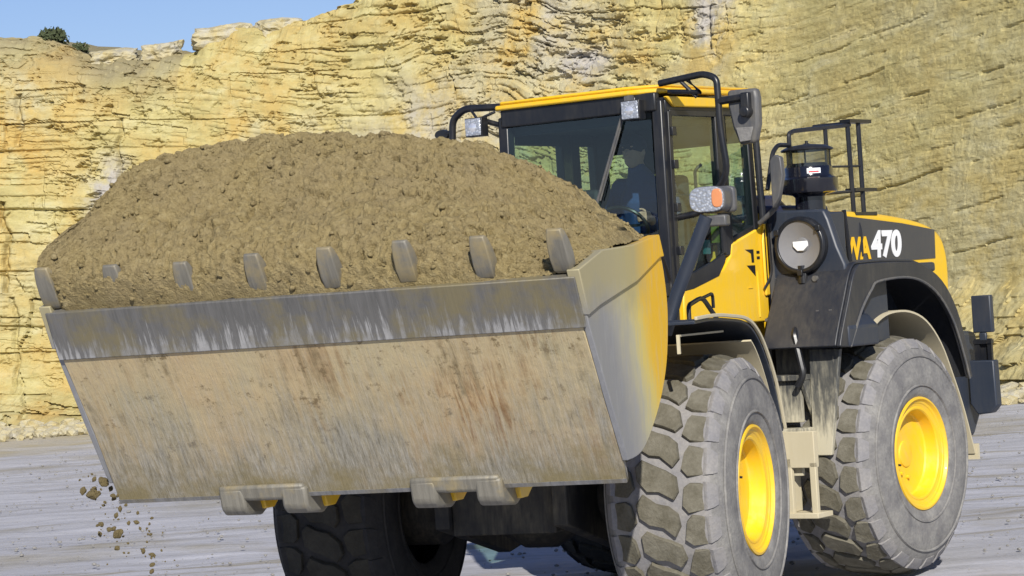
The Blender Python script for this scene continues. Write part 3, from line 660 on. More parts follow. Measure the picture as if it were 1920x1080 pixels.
# fenders
ffo = arc_smooth([(.98, 1.975), (.6, 1.985), (.27, 1.975), (-.12, 1.945), (-.36, 1.86), (-.56, 1.70), (-.74, 1.47), (-.86, 1.20)], 5)
fil = [(x*.985+.0, z-.02) for x, z in ffo]
for sg in (1, -1):
    y0, y1 = (.80, 1.43) if sg > 0 else (-1.43, -.80)
    mb = MB(); mb.sheet(ffo, y0, y1, .018)
    ed = MB(); fen = mb.build('fender', 'dark', WL, 'f', .003)
    mb = MB(); mb.sheet([(x*1.002, z+.004) for x, z in ffo], sg*1.43, sg*1.45, -.022); mb.build('fender_lip', 'liner', fen, None, .004)
    mb = MB(); mb.sheet([(x*.93, z-.06) for x, z in ffo[19:]], y0+.01, y1-.02, .012); mb.build('fender_liner', 'liner', fen)
    # tubular/angle stiffener under the top skin, and its drop at the front
    mb = MB(); mb.box(-.02, .92, sg*1.30-.01, sg*1.30+.01, 1.885, 1.897); mb.box(.905, .92, sg*1.30-.01, sg*1.30+.01, 1.78, 1.885); mb.build('fender_bracket', 'liner', fen)
    mb = MB(); mb.box(-.9, -.78, sg*1.1-.3, sg*1.1+.3, 1.13, 1.27); mb.build('fender_stay', 'liner', fen, None, .01)
    # headlight on a raked strut at the outer front of the fender
    xb = .35
    strut = MB(); strut.tube([(xb, sg*1.04, 1.90), (xb, sg*1.13, 2.14), (xb, sg*1.36, 2.62)], .043, 14, round_=False)
    lamp = strut.build('lamp_strut', 'dark', WL, 'f')
    hy, hz = sg*1.375, 2.725
    def rr(cy, cz, w, h, k=8, e=.35):
        pts = []
        for j in range(32):
            a = 2*math.pi*j/32; c_, s_ = math.cos(a), math.sin(a)
            pts.append((cy+w/2*math.copysign(abs(c_)**e, c_), cz+h/2*math.copysign(abs(s_)**e, s_)))
        return pts
    mb = MB(); mb.prism(rr(hy, hz, .232, .168, 8, .62), 'x', xb-.16, xb+.01); mb.prism(rr(hy+.02*sg, hz, .22, .17), 'x', xb-.22, xb-.16); mb.box(xb-.1, xb+.0, hy-.05, hy+.11, hz-.17, hz-.10)
    hl = mb.build('headlight', 'dgrey', WL, 'f', .012)
    mb = MB(); mb.prism(rr(hy, hz, .222, .158, 8, .62), 'x', xb+.01, xb+.035)
    mb.build('lens', 'lens', hl, None, .006)
    mb = MB(); mb.prism(rr(hy+.070*sg, hz+.004, .072, .118, 8, .7), 'x', xb+.02, xb+.040); mb.build('indicator', 'orange', hl, None, .006)
# black hoses and grab rails between front fender and cab
mb = MB(); mb.tube([(-.30, 1.0, 1.96), (-.30, 1.0, 2.07), (-.62, 1.0, 2.12), (-1.05, 1.0, 1.90)], .016, 8)
mb.tube([(-.52, 1.0, 2.10), (-.86, 1.0, 2.14), (-.86, 1.0, 2.04)], .012, 8)
mb.build('grab_rail', 'black', WL, 'f')
mb = MB(); mb.tube([(.18, .95, 1.98), (.12, .97, 2.12), (-.05, .97, 2.13), (-.08, .98, 2.0)], .014, 8); mb.tube([(.0, .97, 2.13), (-.06, .97, 2.22), (.04, .97, 2.35), (.10, .96, 2.46)], .012, 8); mb.box(.02, .09, .94, .99, 2.14, 2.22)
mb.build('hose', 'rubber', WL, 'f')

# rear frame -----------------------------------------------------
def rp(*a, **k): pass
mb = MB(); mb.prism([(1.75, .75), (1.75, 1.45), (1.45, 1.90), (-1.9, 1.9), (-2.2, 1.6), (-2.2, .8), (-.6, .62), (1.3, .6)], 'y', -.48, .48)
mb.build('rear_frame', 'under', WL, 'r', .02)
mb = MB(); mb.tube([(1.74, 0, .70), (1.74, 0, 1.60)], .13, 16); mb.box(1.6, 2.1, -.3, .3, .75, .95); mb.box(1.6, 2.1, -.3, .3, 1.35, 1.5); mb.build('pivot', 'under', WL, 'r', .01)
# cab ------------------------------------------------------------
CX0, CX1, CY0, CY1 = .84, 2.04, -.70, .70
CYO = .715
def bar(mb, a, b, w, d, up=(1, 0, 0)):
    a, b = Vector(a), Vector(b); t = (b-a).normalized(); u = Vector(up); u = (u-t*u.dot(t)).normalized(); v = t.cross(u)
    vs = []
    for p in (a, b):
        for i, j in ((-1, -1), (1, -1), (1, 1), (-1, 1)): vs.append(p+u*w/2*i+v*d/2*j)
    mb.add(vs, [(0, 1, 2, 3), (7, 6, 5, 4), (0, 4, 5, 1), (1, 5, 6, 2), (2, 6, 7, 3), (3, 7, 4, 0)])
mb = MB()
for sg in (1, -1):
    bar(mb, (2.0, sg*.655, 3.50), (2.03, sg*.665, 1.95), .085, .085)          # A pillar
    bar(mb, (1.27, sg*.665, 3.50), (1.27, sg*.672, 2.4), .13, .07)            # B pillar
    bar(mb, (.88, sg*.665, 3.50), (.86, sg*.672, 2.3), .07, .07)               # C pillar
    bar(mb, (2.0, sg*.665, 3.46), (.86, sg*.665, 3.46), .12, .08, (0, 0, 1))   # upper rail
    mb.box(1.24, 1.30, sg*.66-.02, sg*.66+.02, 2.3, 2.5)
    bar(mb, (1.25, sg*.665, 2.50), (.86, sg*.665, 2.60), .05, .06, (0, 0, 1))
bar(mb, (2.03, -.66, 3.49), (2.03, .66, 3.49), .13, .06, (0, 0, 1)); bar(mb, (.87, -.66, 3.46), (.87, .66, 3.46), .11, .06, (0, 0, 1))
bar(mb, (.87, -.66, 2.6), (.87, .66, 2.6), .08, .06, (0, 0, 1)); bar(mb, (2.03, -.66, 1.98), (2.03, .66, 1.98), .08, .08, (0, 0, 1))
cab = mb.build('cab', 'black', WL, 'r', .012)
mb = MB(); rp_ = [(2.09, -.68), (2.09, .44), (2.05, .58), (1.95, .72), (.84, .745), (.80, .70), (.80, -.70), (.84, -.745), (2.0, -.74)]
mb.prism(rp_, 'z', 3.548, 3.585); mb.prism([(x*.985+.02, y*.95) for x, y in rp_], 'z', 3.585, 3.612); mb.build('roof', 'yellow', cab, None, .018)
mb = MB(); mb.prism([(2.03, 3.52), (1.92, 3.45), (1.30, 3.455), (.84, 3.46), (.84, 3.522), (2.0, 3.522)], 'y', .70, .735); mb.build('roof_side', 'yellow', cab, None, .01)
mb = MB(); mb.prism([(y, x) for x, y in []] or [(-.655, 3.50), (.655, 3.50), (.655, 3.36), (-.655, 3.36)], 'x', 1.955, 1.97); mb.box(.93, 1.95, -.64, .64, 3.38, 3.40); mb.build('headliner', 'interior', cab)
mb = MB(); mb.box(2.035, 2.045, -.61, .61, 2.02, 3.42); mb.build('windshield', 'glass', cab)
mb = MB(); mb.prism([(1.96, 3.40), (1.34, 3.40), (1.34, 2.42), (1.45, 2.32), (1.80, 2.24), (1.985, 2.22)], 'y', .690, .698); mb.build('door_glass', 'glass', cab)
mb = MB(); mb.prism([(1.96, 3.40), (1.34, 3.40), (1.34, 2.42), (1.45, 2.32), (1.80, 2.24), (1.985, 2.22)], 'y', -.698, -.690); mb.build('side_window', 'glass', cab)
for sg in (1, -1):
    mb = MB(); mb.prism([(1.20, 3.40), (.92, 3.40), (.90, 2.62), (1.20, 2.54)], 'y', sg*.690, sg*.698); mb.build('quarter_window', 'glass', cab)
mb = MB(); mb.box(.868, .876, -.63, .63, 2.65, 3.40); mb.build('rear_window', 'glass', cab)
mb = MB(); mb.box(.880, .892, -.64, .64, 3.22, 3.42); mb.box(.880, .892, -.64, -.53, 2.6, 3.22); mb.prism([(1.20, 3.40), (1.04, 3.40), (1.04, 2.58), (1.20, 2.54)], 'y', -.688, -.68); mb.box(.90, 1.9, -.66, -.645, 3.30, 3.42); mb.build('inner_trim', 'interior', cab)
# door frame, lower dark door skin, hinge blocks
mb = MB(); bar(mb, (1.965, .706, 3.42), (1.99, .706, 2.20), .045, .02); bar(mb, (1.345, .706, 3.42), (1.345, .706, 2.42), .045, .02); bar(mb, (1.965, .706, 3.41), (1.345, .706, 3.41), .04, .02, (0, 0, 1))
mb.prism([(1.365, 2.42), (1.34, 2.38), (1.45, 2.26), (1.80, 2.18), (2.0, 2.16), (2.0, 2.25), (1.80, 2.29), (1.5, 2.37)], 'y', .69, .716)
for z in (3.28, 3.05, 2.75, 2.45): mb.box(1.93, 1.985, .71, .74, z-.03, z+.03)
mb.box(1.40, 1.47, .71, .735, 2.62, 2.66); mb.build('door_frame', 'black', cab, None, .004)
mb = MB(); mb.tube([(1.50, .64, 2.55), (1.50, .60, 2.62), (1.50, .60, 3.02), (1.47, .64, 3.06)], .012, 8); mb.tube([(1.9, .62, 2.85), (1.4, .62, 2.82)], .011, 8); mb.build('door_bar', 'black', cab)
# yellow lower body
mb = MB(); ypan = [(.775, 2.70), (.815, 2.70), (.83, 2.60), (1.245, 2.485), (1.27, 2.40), (1.38, 2.31), (1.55, 2.255), (1.80, 2.20), (1.93, 2.17), (1.95, 1.93), (.775, 1.91)]
mb.prism(ypan, 'y', .55, .712); mb.prism([(.78, 2.1), (.84, 2.1), (.84, 2.5), (.78, 2.68)], 'y', .712, .735); mb.build('lower_panel', 'yellow', cab, None, .012)
mb = MB(); mb.prism([(1.07, 2.44), (.955, 2.44), (.955, 2.345), (.985, 2.345), (.99, 2.41)], 'y', .712, .7155); mb.prism([(1.06, 2.325), (.945, 2.325), (.945, 2.245)], 'y', .712, .7155)
for z in (2.42, 2.38): mb.box(.87, .91, .712, .7155, z-.012, z+.008)
mb.build('vent', 'black', cab)
mb = MB(); mb.tube([(.92, .715, 1.95), (.92, .715, 2.28)], .006, 6); mb.box(1.0, 1.06, .712, .718, 2.16, 2.163); mb.build('panel_seam', 'yellow_low', cab)
mb = MB(); mb.box(.815, .825, .735, .739, 2.2, 2.58); mb.tube([(.80, .76, 2.62), (.79, .76, 2.25), (.86, .73, 2.15)], .010, 6); mb.build('side_grille', 'black', cab)
for sg in (-1,):
    mb = MB(); mb.prism(ypan, 'y', -.712, -.55); mb.build('lower_panel', 'yellow', cab, None, .012)
mb = MB(); mb.box(.86, 2.03, -.55, .55, 1.93, 2.02); mb.box(.84, .90, -.6, .6, 1.95, 2.58); mb.box(1.95, 2.02, -.62, .62, 1.95, 2.10); mb.build('floor_pan', 'interior', cab, None, .01)
mb = MB(); mb.box(1.72, 1.95, -.30, .38, 2.02, 2.46); mb.box(1.0, 1.55, -.58, -.32, 2.02, 2.66); mb.box(1.02, 1.45, .36, .52, 2.02, 2.50); mb.box(1.5, 1.56, -.5, -.2, 2.5, 2.95)
mb.build('console', 'interior', cab, None, .03)
mb = MB(); mb.box(1.05, 1.52, -.25, .25, 2.30, 2.44); mb.box(.98, 1.12, -.24, .24, 2.42, 3.02); mb.box(1.0, 1.10, -.13, .13, 3.04, 3.24); mb.box(1.1, 1.45, -.2, .2, 2.02, 2.3); mb.build('seat', 'seatcloth', cab, None, .04)
mb = MB(); pts = [(1.66+.17*math.cos(t)*.55, .08+.19*math.sin(t), 2.66+.17*math.cos(t)*.8) for t in np.linspace(0, 2*math.pi, 25)]; mb.tube(pts, .014, 8, False, False); mb.tube([(1.66, .02, 2.66), (1.78, .02, 2.44)], .03, 10)
bar(mb, (1.66, -.11, 2.66), (1.66, .27, 2.66), .02, .02); mb.build('steering_wheel', 'black', cab)
mb = MB(); mb.box(1.30, 1.335, .60, .67, 2.50, 2.74); mb.build('safety_hammer_case', 'hivis', cab); mb = MB(); mb.box(1.50, 1.58, .675, .689, 2.42, 2.52); mb.build('sticker', 'teal', cab)
mb = MB(); mb.box(.93, .935, .40, .52, 2.62, 2.78); mb.build('vest', 'hivis', cab)
# wiper, work lights, mirror bars
mb = MB(); mb.tube([(2.062, .455, 3.58), (2.066, .10, 2.76)], .011, 8); mb.tube([(2.06, .40, 3.42), (2.07, .16, 2.84)], .006, 6); mb.box(2.03, 2.08, .42, .49, 3.50, 3.55); mb.build('wiper', 'dgrey', cab)
def wlight(y, z, arm):
    mb = MB(); mb.box(2.04, 2.12, y-.075, y+.075, z-.075, z+.062); mb.box(2.02, 2.05, y-.05, y+.05, z-.05, z+.05)
    for a_ in arm: mb.tube([(2.06, y, z+.05), a_], .011, 8)
    w_ = mb.build('work_light', 'black', cab, None, .012)
    mb = MB(); mb.box(2.12, 2.132, y-.068, y+.068, z-.068, z+.056); mb.build('lens', 'lens', w_, None, .01)
    mb = MB(); mb.revolve([(.033, 2.132), (.022, 2.138), (.001, 2.14)], (0, y, z-.01), 'x', 16); mb.build('bulb_reflector', 'chrome', w_)
wlight(.49, 3.45, [(2.05, .49, 3.54)]); wlight(-.86, 3.455, [(2.04, -.93, 3.58), (2.02, -.73, 3.55)])
mb = MB(); mb.tube([(1.95, -.70, 3.585), (2.0, -1.02, 3.60), (2.0, -1.13, 3.53), (2.0, -1.145, 3.36), (2.0, -1.13, 2.9), (2.0, -.72, 2.7)], .027, 12); mb.tube([(2.0, -.70, 3.45), (2.0, -.86, 3.50)], .02, 8); mb.tube([(2.0, -1.14, 3.45), (2.0, -1.2, 3.43)], .015, 8); mb.build('mirror_bar', 'black', cab)
mb = MB(); mb.revolve([(.001, -.06), (.05, -.05), (.065, -.015), (.06, .01), (.001, .012)], (2.0, -1.235, 3.43), 'x', 20); mb.v = [(x, y, 3.43+(z-3.43)*.6) for x, y, z in mb.v]; mb.build('round_mirror', 'black', cab)
mb = MB(); mb.box(1.93, 1.99, -1.30, -1.10, 2.75, 3.15); mb.build('mirror', 'dgrey', cab, None, .03)
mb = MB(); mb.tube([(2.05, .70, 3.61), (2.05, 1.06, 3.64), (2.05, 1.16, 3.60), (2.05, 1.165, 3.25), (2.03, 1.19, 2.95), (1.95, .92, 2.70), (1.95, .72, 2.68)], .024, 12); mb.tube([(2.05, .92, 3.62), (2.05, 1.02, 3.52), (2.0, .74, 3.55)], .018, 8, round_=False); mb.tube([(2.05, .86, 3.62), (2.03, .98, 3.49)], .014, 8)
mb.tube([(2.05, 1.16, 3.44), (2.05, 1.36, 3.45)], .026, 10); mb.build('mirror_bar', 'black', cab)
mpoly = [(1.225, 3.51), (1.45, 3.505), (1.462, 3.44), (1.455, 3.26), (1.42, 3.14), (1.30, 3.13), (1.25, 3.26), (1.225, 3.40)]
mb = MB(); mb.prism(mpoly, 'x', 1.965, 2.04); mi_ = mb.build('mirror', 'dgrey', cab, None, .022)
mb = MB(); mb.prism([(1.285, 3.25), (1.42, 3.245), (1.39, 3.155), (1.31, 3.15)], 'x', 2.04, 2.05); mb.build('mirror_cover', 'side', mi_, None, .004)
mb = MB(); mb.box(2.04, 2.09, 1.355, 1.42, 3.33, 3.48); mb.revolve([(.04, 2.04), (.04, 2.10), (.001, 2.105)], (0, 1.385, 3.35), 'x', 14); mb.build('mirror_clamp', 'black', mi_, None, .01)
mb = MB(); mb.prism([(.99, 3.10), (1.04, 3.08), (1.05, 2.95), (1.01, 2.80), (.95, 2.72), (.95, 3.06)], 'x', 1.0, 1.05); mb.tube([(.93, .76, 2.62), (.93, .95, 2.75), (.98, .97, 3.1)], .02, 8); mb.build('rear_mirror', 'dgrey', cab, None, .02)
mb = MB(); mb.tube([(.86, .74, 3.24), (.85, .75, 2.62)], .026, 12); mb.build('rain_gutter_pipe', 'black', cab)

# air cleaner housing beside the hood ------------------------------
hp = [(.69, 2.715), (1.19, 2.695), (1.225, 2.62), (1.285, 2.42), (1.34, 2.29), (1.345, 2.20), (1.20, 1.97), (1.17, 1.95), (.69, 1.95)]
mb = MB(); mb.prism(hp, 'x', .66, .745); mb.prism([(.72, 2.70), (1.12, 2.68), (1.12, 1.97), (.72, 1.97)], 'x', .30, .66); housing = mb.build('air_cleaner_housing', 'dark', WL, 'r', .018)
mb = MB(); mb.box(.746, .750, .735, 1.25, 2.215, 2.222); mb.box(.746, .765, .725, .76, 1.95, 2.62); mb.build('housing_seam', 'dgrey', housing)
mb = MB(); mb.revolve([(.205, .74), (.208, .80), (.198, .815), (.176, .818), (.170, .80)], (0, 1.01, 2.447), 'x', 56); mb.box(.75, .80, .975, 1.045, 2.13, 2.26)
mb.revolve([(.035, 2.17), (.035, 2.30)], (.78, 1.01, 0), 'z', 14, True)
for a_ in (35, 150, 270): mb.box(.79, .83, 1.01+.2*math.cos(R(a_))-.02, 1.01+.2*math.cos(R(a_))+.02, 2.447+.2*math.sin(R(a_))-.02, 2.447+.2*math.sin(R(a_))+.02)
ring = mb.build('filter_ring', 'black', housing, None, .004)
mb = MB(); mb.revolve([(.176, .79), (.174, .806), (.16, .80), (.09, .775), (.055, .765), (.05, .775), (.001, .778)], (0, 1.01, 2.447), 'x', 56); mb.build('filter_cap', 'capgrey', ring)
mb = MB(); mb.prism([(.945, 2.475), (1.065, 2.475), (1.07, 2.44), (1.03, 2.405), (.98, 2.405), (.945, 2.44)], 'x', .779, .788); mb.build('cap_patch', 'white', ring, None, .004)  # white patch at the middle of the filter cap
mb = MB(); mb.revolve([(.024, .745), (.024, .80), (.001, .80)], (0, 1.115, 2.16), 'x', 16); k_ = mb.build('dust_valve', 'rubber', housing); mb = MB(); mb.revolve([(.021, .745), (.021, .805), (.001, .805)], (0, 1.115, 2.20), 'x', 16); mb.build('valve_top', 'dgrey', k_)
# pre-cleaner tower
pc = (.45, 1.0)
C3 = (.45, .925, 0)
mb = MB(); mb.revolve([(.11, 2.69), (.11, 2.80), (.125, 2.815), (.205, 2.83), (.212, 2.85), (.212, 2.93), (.185, 2.945), (.178, 2.96), (.178, 3.01), (.155, 3.045), (.06, 3.055), (.001, 3.055)], C3, 'z', 40)
pre = mb.build('precleaner', 'gloss', WL, 'r')
mb = MB(); mb.revolve([(.172, 2.98), (.172, 3.145)], C3, 'z', 40); mb.build('precleaner_bowl', 'bowl', pre)
mb = MB(); mb.revolve([(.19, 3.138), (.195, 3.145), (.19, 3.152), (.14, 3.175), (.03, 3.187), (.012, 3.195), (.012, 3.212), (.001, 3.214)], C3, 'z', 40)
for a_ in (100, 215, 330): mb.tube([(C3[0]+.17*math.cos(R(a_)), C3[1]+.17*math.sin(R(a_)), 2.98), (C3[0]+.17*math.cos(R(a_)), C3[1]+.17*math.sin(R(a_)), 3.14)], .007, 6)
mb.build('precleaner_cap', 'black', pre)
lb = MB(); 
for j in range(6):
    a0 = R(26+j*5.5); a1 = a0+R(5.5); r_ = .1795
    lb.add([(C3[0]+r_*math.cos(a), C3[1]+r_*math.sin(a), z) for a in (a0, a1) for z in (2.965, 3.003)], [(0, 1, 3, 2)])
pl_ = lb.build('precleaner_label', 'white', pre)
lb = MB(); r_ = .181
for j in range(4):
    a0 = R(30+j*6); a1 = a0+R(6); lb.add([(C3[0]+r_*math.cos(a), C3[1]+r_*math.sin(a), z) for a in (a0, a1) for z in (2.972, 2.982)], [(0, 1, 3, 2)])
lb.build('label_stripe', 'red', pl_)
# hood
mb = MB(); htop = arc_smooth([(.62, 2.675), (.10, 2.70), (-.58, 2.675), (-1.10, 2.63), (-1.45, 2.575), (-1.66, 2.49), (-1.745, 2.36), (-1.765, 2.2), (-1.75, 2.02), (-1.70, 1.75)], 4)
mb.prism(htop+[(.62, 1.75)], 'y', -.90, .90); hood = mb.build('hood', 'yellow', WL, 'r', .035)
mb = MB(); mb.prism([(.02, 2.665), (-.5, 2.628), (-1.0, 2.592), (-1.545, 2.535), (-1.53, 2.31), (-.6, 2.295), (.02, 2.285)], 'y', .901, .906); decal = mb.build('decal_band', 'decal', hood)
mb = MB(); mb.box(-.2, .8, -.55, .72, 2.64, 2.755); mb.prism([(.86, 2.66), (.8, 2.84), (.35, 2.84), (.1, 2.70)], 'y', -.5, .60); mb.build('hood_cover', 'navy', hood, None, .03)
mb = MB(); mb.tube([(.25, .25, 2.7), (.25, .25, 3.0)], .07, 16); mb.build('exhaust', 'black', hood)
mb = MB()
for i in range(5): mb.box(-.1+.05, .0+.06, .901, .912, 2.36+i*.055, 2.38+i*.055)
mb.build('hood_louver', 'black', hood)
def text_mesh(txt, size, x, z, y, mat, parent, sx=1.0, off=.012, shear=0.0):
    cu = bpy.data.curves.new('t', 'FONT'); cu.body = txt; cu.size = size; cu.offset = off; cu.extrude = .002; cu.shear = shear; cu.resolution_u = 6
    ob = bpy.data.objects.new('t', cu); scene.collection.objects.link(ob)
    dg = bpy.context.evaluated_depsgraph_get(); me = bpy.data.meshes.new_from_object(ob.evaluated_get(dg)); bpy.data.objects.remove(ob)
    me.materials.clear(); me.materials.append(M[mat])
    o = bpy.data.objects.new('lettering', me); scene.collection.objects.link(o); o.parent = parent
    o.matrix_local = Matrix(((-sx, 0, 0, x), (0, 0, 1, y), (0, 1, 0, z), (0, 0, 0, 1)))
    return o
text_mesh('470', .272, -.475, 2.345, .909, 'white', decal, 1.17, .0105, .08)
text_mesh('WA', .225, -.06, 2.335, .909, 'ydecal', decal, 1.0, .009, .08)
# guard rail above the air cleaner
yr = .85
mb = MB(); r_ = .017
mb.tube([(.93, yr, 2.86), (.82, yr, 3.13), (.74, yr, 3.185), (.57, yr, 3.185)], r_, 8)
mb.tube([(.57, yr, 2.95), (.57, yr, 3.27), (.50, yr, 3.29), (-.36, yr, 3.35)], r_, 8)
mb.tube([(.02, yr, 3.315), (.02, yr, 2.95)], r_, 8)
mb.tube([(-.33, yr, 3.35), (-.34, yr, 2.72), (-.34, yr, 2.66)], r_+.002, 8); mb.tube([(-.50, yr, 3.37), (-.50, yr, 2.66)], r_+.002, 8)
mb.tube([(.0, yr, 3.03), (-.34, yr, 3.035), (-.50, yr, 3.04)], .009, 6); mb.tube([(.3, yr, 2.82), (-.34, yr, 2.845), (-.50, yr, 2.85)], .012, 6)
mb.tube([(-.34, .55, 3.36), (-.34, yr, 3.36)], r_, 8); mb.box(-.66, -.32, yr-.06, yr+.03, 3.365, 3.392); mb.box(-.68, -.34, yr-.06, yr+.03, 2.845, 2.87); mb.box(-.62, -.28, yr-.06, yr+.05, 2.66, 2.685)
mb.tube([(-.32, yr+.03, 2.66), (-.32, yr+.06, 2.55), (-.32, yr+.06, 2.35)], .012, 8)
mb.tube([(-.02, .94, 2.70), (-.05, .94, 2.5), (-.07, .94, 2.3)], .018, 8)
mb.build('guard_rail', 'black', WL, 'r')

# platform, ladder, rear fenders -----------------------------------
mb = MB(); mb.prism([(.745, 1.945), (1.34, 1.925), (1.42, 1.84), (1.42, 1.70), (1.12, 1.69), (.745, 1.76)], 'x', .45, .90); plat = mb.build('platform', 'dark', WL, 'r', .015)
mb = MB(); mb.box(.895, .915, .75, 1.33, 1.915, 1.935)
for i in range(7): mb.box(.898, .912, 1.10+i*.035, 1.125+i*.035, 1.93, 1.95+.012*(i % 3))
mb.build('tread_plate', 'dgrey', plat)
mb = MB(); mb.box(.72, .75, .72, 1.10, .95, 1.78); mb.box(.86, .90, .72, .76, .95, 1.8)
mb.prism([(1.085, 1.70), (1.335, 1.69), (1.215, .935), (1.065, .935)], 'x', .86, .90)
lad = mb.build('ladder', 'dark_low', WL, 'r', .006)
for z_, d_ in ((1.50, .0), (1.12, .05)):
    mb = MB(); mb.box(.78, 1.0+d_, .74, 1.08, z_-.02, z_+.02); mb.prism([(.78, z_-.02), (1.0+d_, z_-.02), (.86, z_-.28)], 'y', 1.04, 1.075); mb.prism([(.78, z_-.02), (1.0+d_, z_-.02), (.86, z_-.28)], 'y', .74, .775); mb.box(.92+d_, .955+d_, .79, 1.03, z_-.32, z_-.02)
    mb.build('step', 'dark_low', lad, None, .005)
mb = MB(); Y0, Y1 = .90, 1.165
mb.box(1.02, 1.06, Y0, Y0+.07, .53, .93); mb.box(1.02, 1.06, Y1-.05, Y1, .53, .90); mb.box(.86, 1.08, Y0, Y1+.01, .50, .54); mb.box(1.0, 1.06, Y0, Y1, .86, 1.12); mb.box(.86, 1.0, Y0+.0, Y0+.03, .54, 1.1)
mb.build('step_frame', 'liner', lad, None, .006)
mb = MB(); mb.box(1.02, 1.10, .62, .90, .60, 1.10); mb.build('side_member', 'liner', lad, None, .01)
mb = MB(); mb.tube([(.93, 1.02, 1.86), (1.0, 1.03, 1.82), (1.02, 1.10, 1.52), (1.02, 1.04, 1.44)], .024, 8); mb.build('grab_handle', 'black', lad)

out_ = arc_smooth([(1.02, 1.71), (.98, 1.80), (.86, 2.02), (.72, 2.25), (.55, 2.285), (.0, 2.285), (-.30, 2.26), (-.62, 2.13), (-.84, 1.90), (-.96, 1.62), (-1.02, 1.38)], 4)
inn_ = arc_smooth([(.875, 1.70), (.80, 1.80), (.66, 1.97), (.50, 2.10), (.40, 2.15), (.0, 2.17), (-.30, 2.13), (-.56, 2.01), (-.77, 1.80), (-.90, 1.55), (-.97, 1.37)], 4)
for sg in (1, -1):
    mb = MB(); vs = []; k = len(out_)
    for y in (sg*1.375, sg*1.41):
        vs += [(x, y, z) for x, z in out_]+[(x, y, z) for x, z in inn_]
    fs = []
    for i in range(k-1): fs += [(i, i+1, k+i+1, k+i), (2*k+i, 3*k+i, 3*k+i+1, 2*k+i+1), (i, 2*k+i, 2*k+i+1, i+1), (k+i, k+i+1, 3*k+i+1, 3*k+i)]
    fs += [(0, k, 3*k, 2*k), (k-1, 3*k-1, 4*k-1, 2*k-1)]
    mb.add(vs, fs)
    mb.sheet(out_, min(sg*.78, sg*1.38), max(sg*.78, sg*1.38), -.018)
    fen = mb.build('fender', 'fender', WL, 'r', .006)
    mb = MB(); mb.tube([(x, sg*1.412, z) for x, z in inn_], .010, 6, True, False); mb.build('fender_edge', 'dgrey', fen)
    ln = arc_smooth([(.42, 1.80), (.28, 1.88), (.08, 1.925), (-.2, 1.92), (-.46, 1.84), (-.68, 1.66), (-.85, 1.40), (-1.0, 1.12), (-1.13, .79)], 4)
    mb = MB(); mb.sheet([(x*1.0, z) for x, z in ln], min(sg*.80, sg*1.34), max(sg*.80, sg*1.34), .015)
    mb.build('fender_liner', 'liner', fen)
    mb = MB(); mb.box(-1.16, -1.13, min(sg*.80, sg*1.36), max(sg*.80, sg*1.36), .74, .86); mb.build('mud_flap', 'liner', fen)
# flange below the decal joining hood and fender
mb = MB(); mb.box(-.4, .12, .90, 1.0, 2.275, 2.298); mb.build('hood_ledge', 'dgrey', hood)
mb = MB(); mb.box(-.6, .70, .88, 1.375, 2.20, 2.272); mb.box(.05, .45, .90, 1.30, 1.70, 2.2); mb.box(-1.3, .6, .86, .915, 1.5, 2.24); mb.build('service_deck', 'dark', WL, 'r', .02)
# counterweight, rear lamps
mb = MB(); mb.prism([(-1.7, .85), (-1.7, 1.75), (-2.35, 1.7), (-2.4, 1.1), (-2.2, .85)], 'y', -1.0, .82); cw = mb.build('counterweight', 'dark', WL, 'r', .04)
mb = MB(); mb.box(-2.16, -2.10, .905, 1.075, 1.69, 1.99); mb.box(-2.13, -2.10, .955, 1.02, 1.62, 1.69); rl = mb.build('rear_lamp_panel', 'dark', WL, 'r', .01)
mb = MB(); mb.box(-2.14, -2.11, .905, .95, 1.45, 1.64); mb.box(-2.14, -2.11, 1.02, 1.055, 1.45, 1.64); mb.box(-2.15, -2.10, .90, 1.06, 1.60, 1.63); mb.box(-2.16, -2.14, .95, 1.02, 1.46, 1.6); mb.build('lamp_bracket', 'black', rl)
mb = MB(); mb.prism([(.84, 1.47), (1.07, 1.465), (1.075, 1.10), (1.02, 1.04), (.90, 1.03), (.84, 1.12)], 'x', -2.2, -2.10); mb.build('rear_corner_box', 'dark', WL, 'r', .012)

# ------------------------------------------------------------------ soil heap
yk = np.array([-1.60, -1.55, -1.42, -1.28, -1.0, -.55, -.1, .3, .75, 1.05, 1.3, 1.45, 1.56, 1.60])
zr = np.array([2.50, 2.63, 2.87, 3.05, 3.16, 3.20, 3.185, 3.13, 3.035, 2.86, 2.68, 2.56, 2.45, 2.43])
xr = np.array([3.40, 3.32, 3.12, 2.98, 2.80, 2.62, 2.55, 2.50, 2.45, 2.40, 2.35, 2.35, 2.35, 2.35])
ny, nxx = 620, 420
yy = np.linspace(-1.57, 1.57, ny); u = np.linspace(0, 1, nxx)
ZR = np.interp(yy, yk, zr)[None, :]; XR = np.interp(yy, yk, xr)[None, :]
U = u[:, None]+0*ZR; Yg = yy[None, :]+0*U
xf_ = 3.46; zf_ = np.interp(yy, [-1.57, -1.45, -1.0, -.6, 0, 1.2, 1.4, 1.57], [2.36, 2.27, 2.24, 2.26, 2.255, 2.25, 2.28, 2.33])[None, :]; xb_ = 2.09; zb_ = np.interp(yy, [-1.57, -1.2, 1.2, 1.57], [2.47, 2.55, 2.5, 2.44])[None, :]
uf = np.clip(U/.6, 0, 1); ub = np.clip((U-.6)/.4, 0, 1)
Xs = np.where(U < .6, xf_+(XR-xf_)*uf, XR+(xb_-XR)*ub)
prof_f = np.sin(uf*math.pi/2)**.88*.55+.45*uf
Zs = np.where(U < .6, zf_+(ZR-zf_)*prof_f, ZR+(zb_-ZR)*(1-np.cos(ub*math.pi/2)*.6-.4*(1-ub)))
Xs = Xs+np.where(U < .6, .175*np.sin(math.pi*np.clip((Zs-zf_)/.50, 0, 1)), 0)
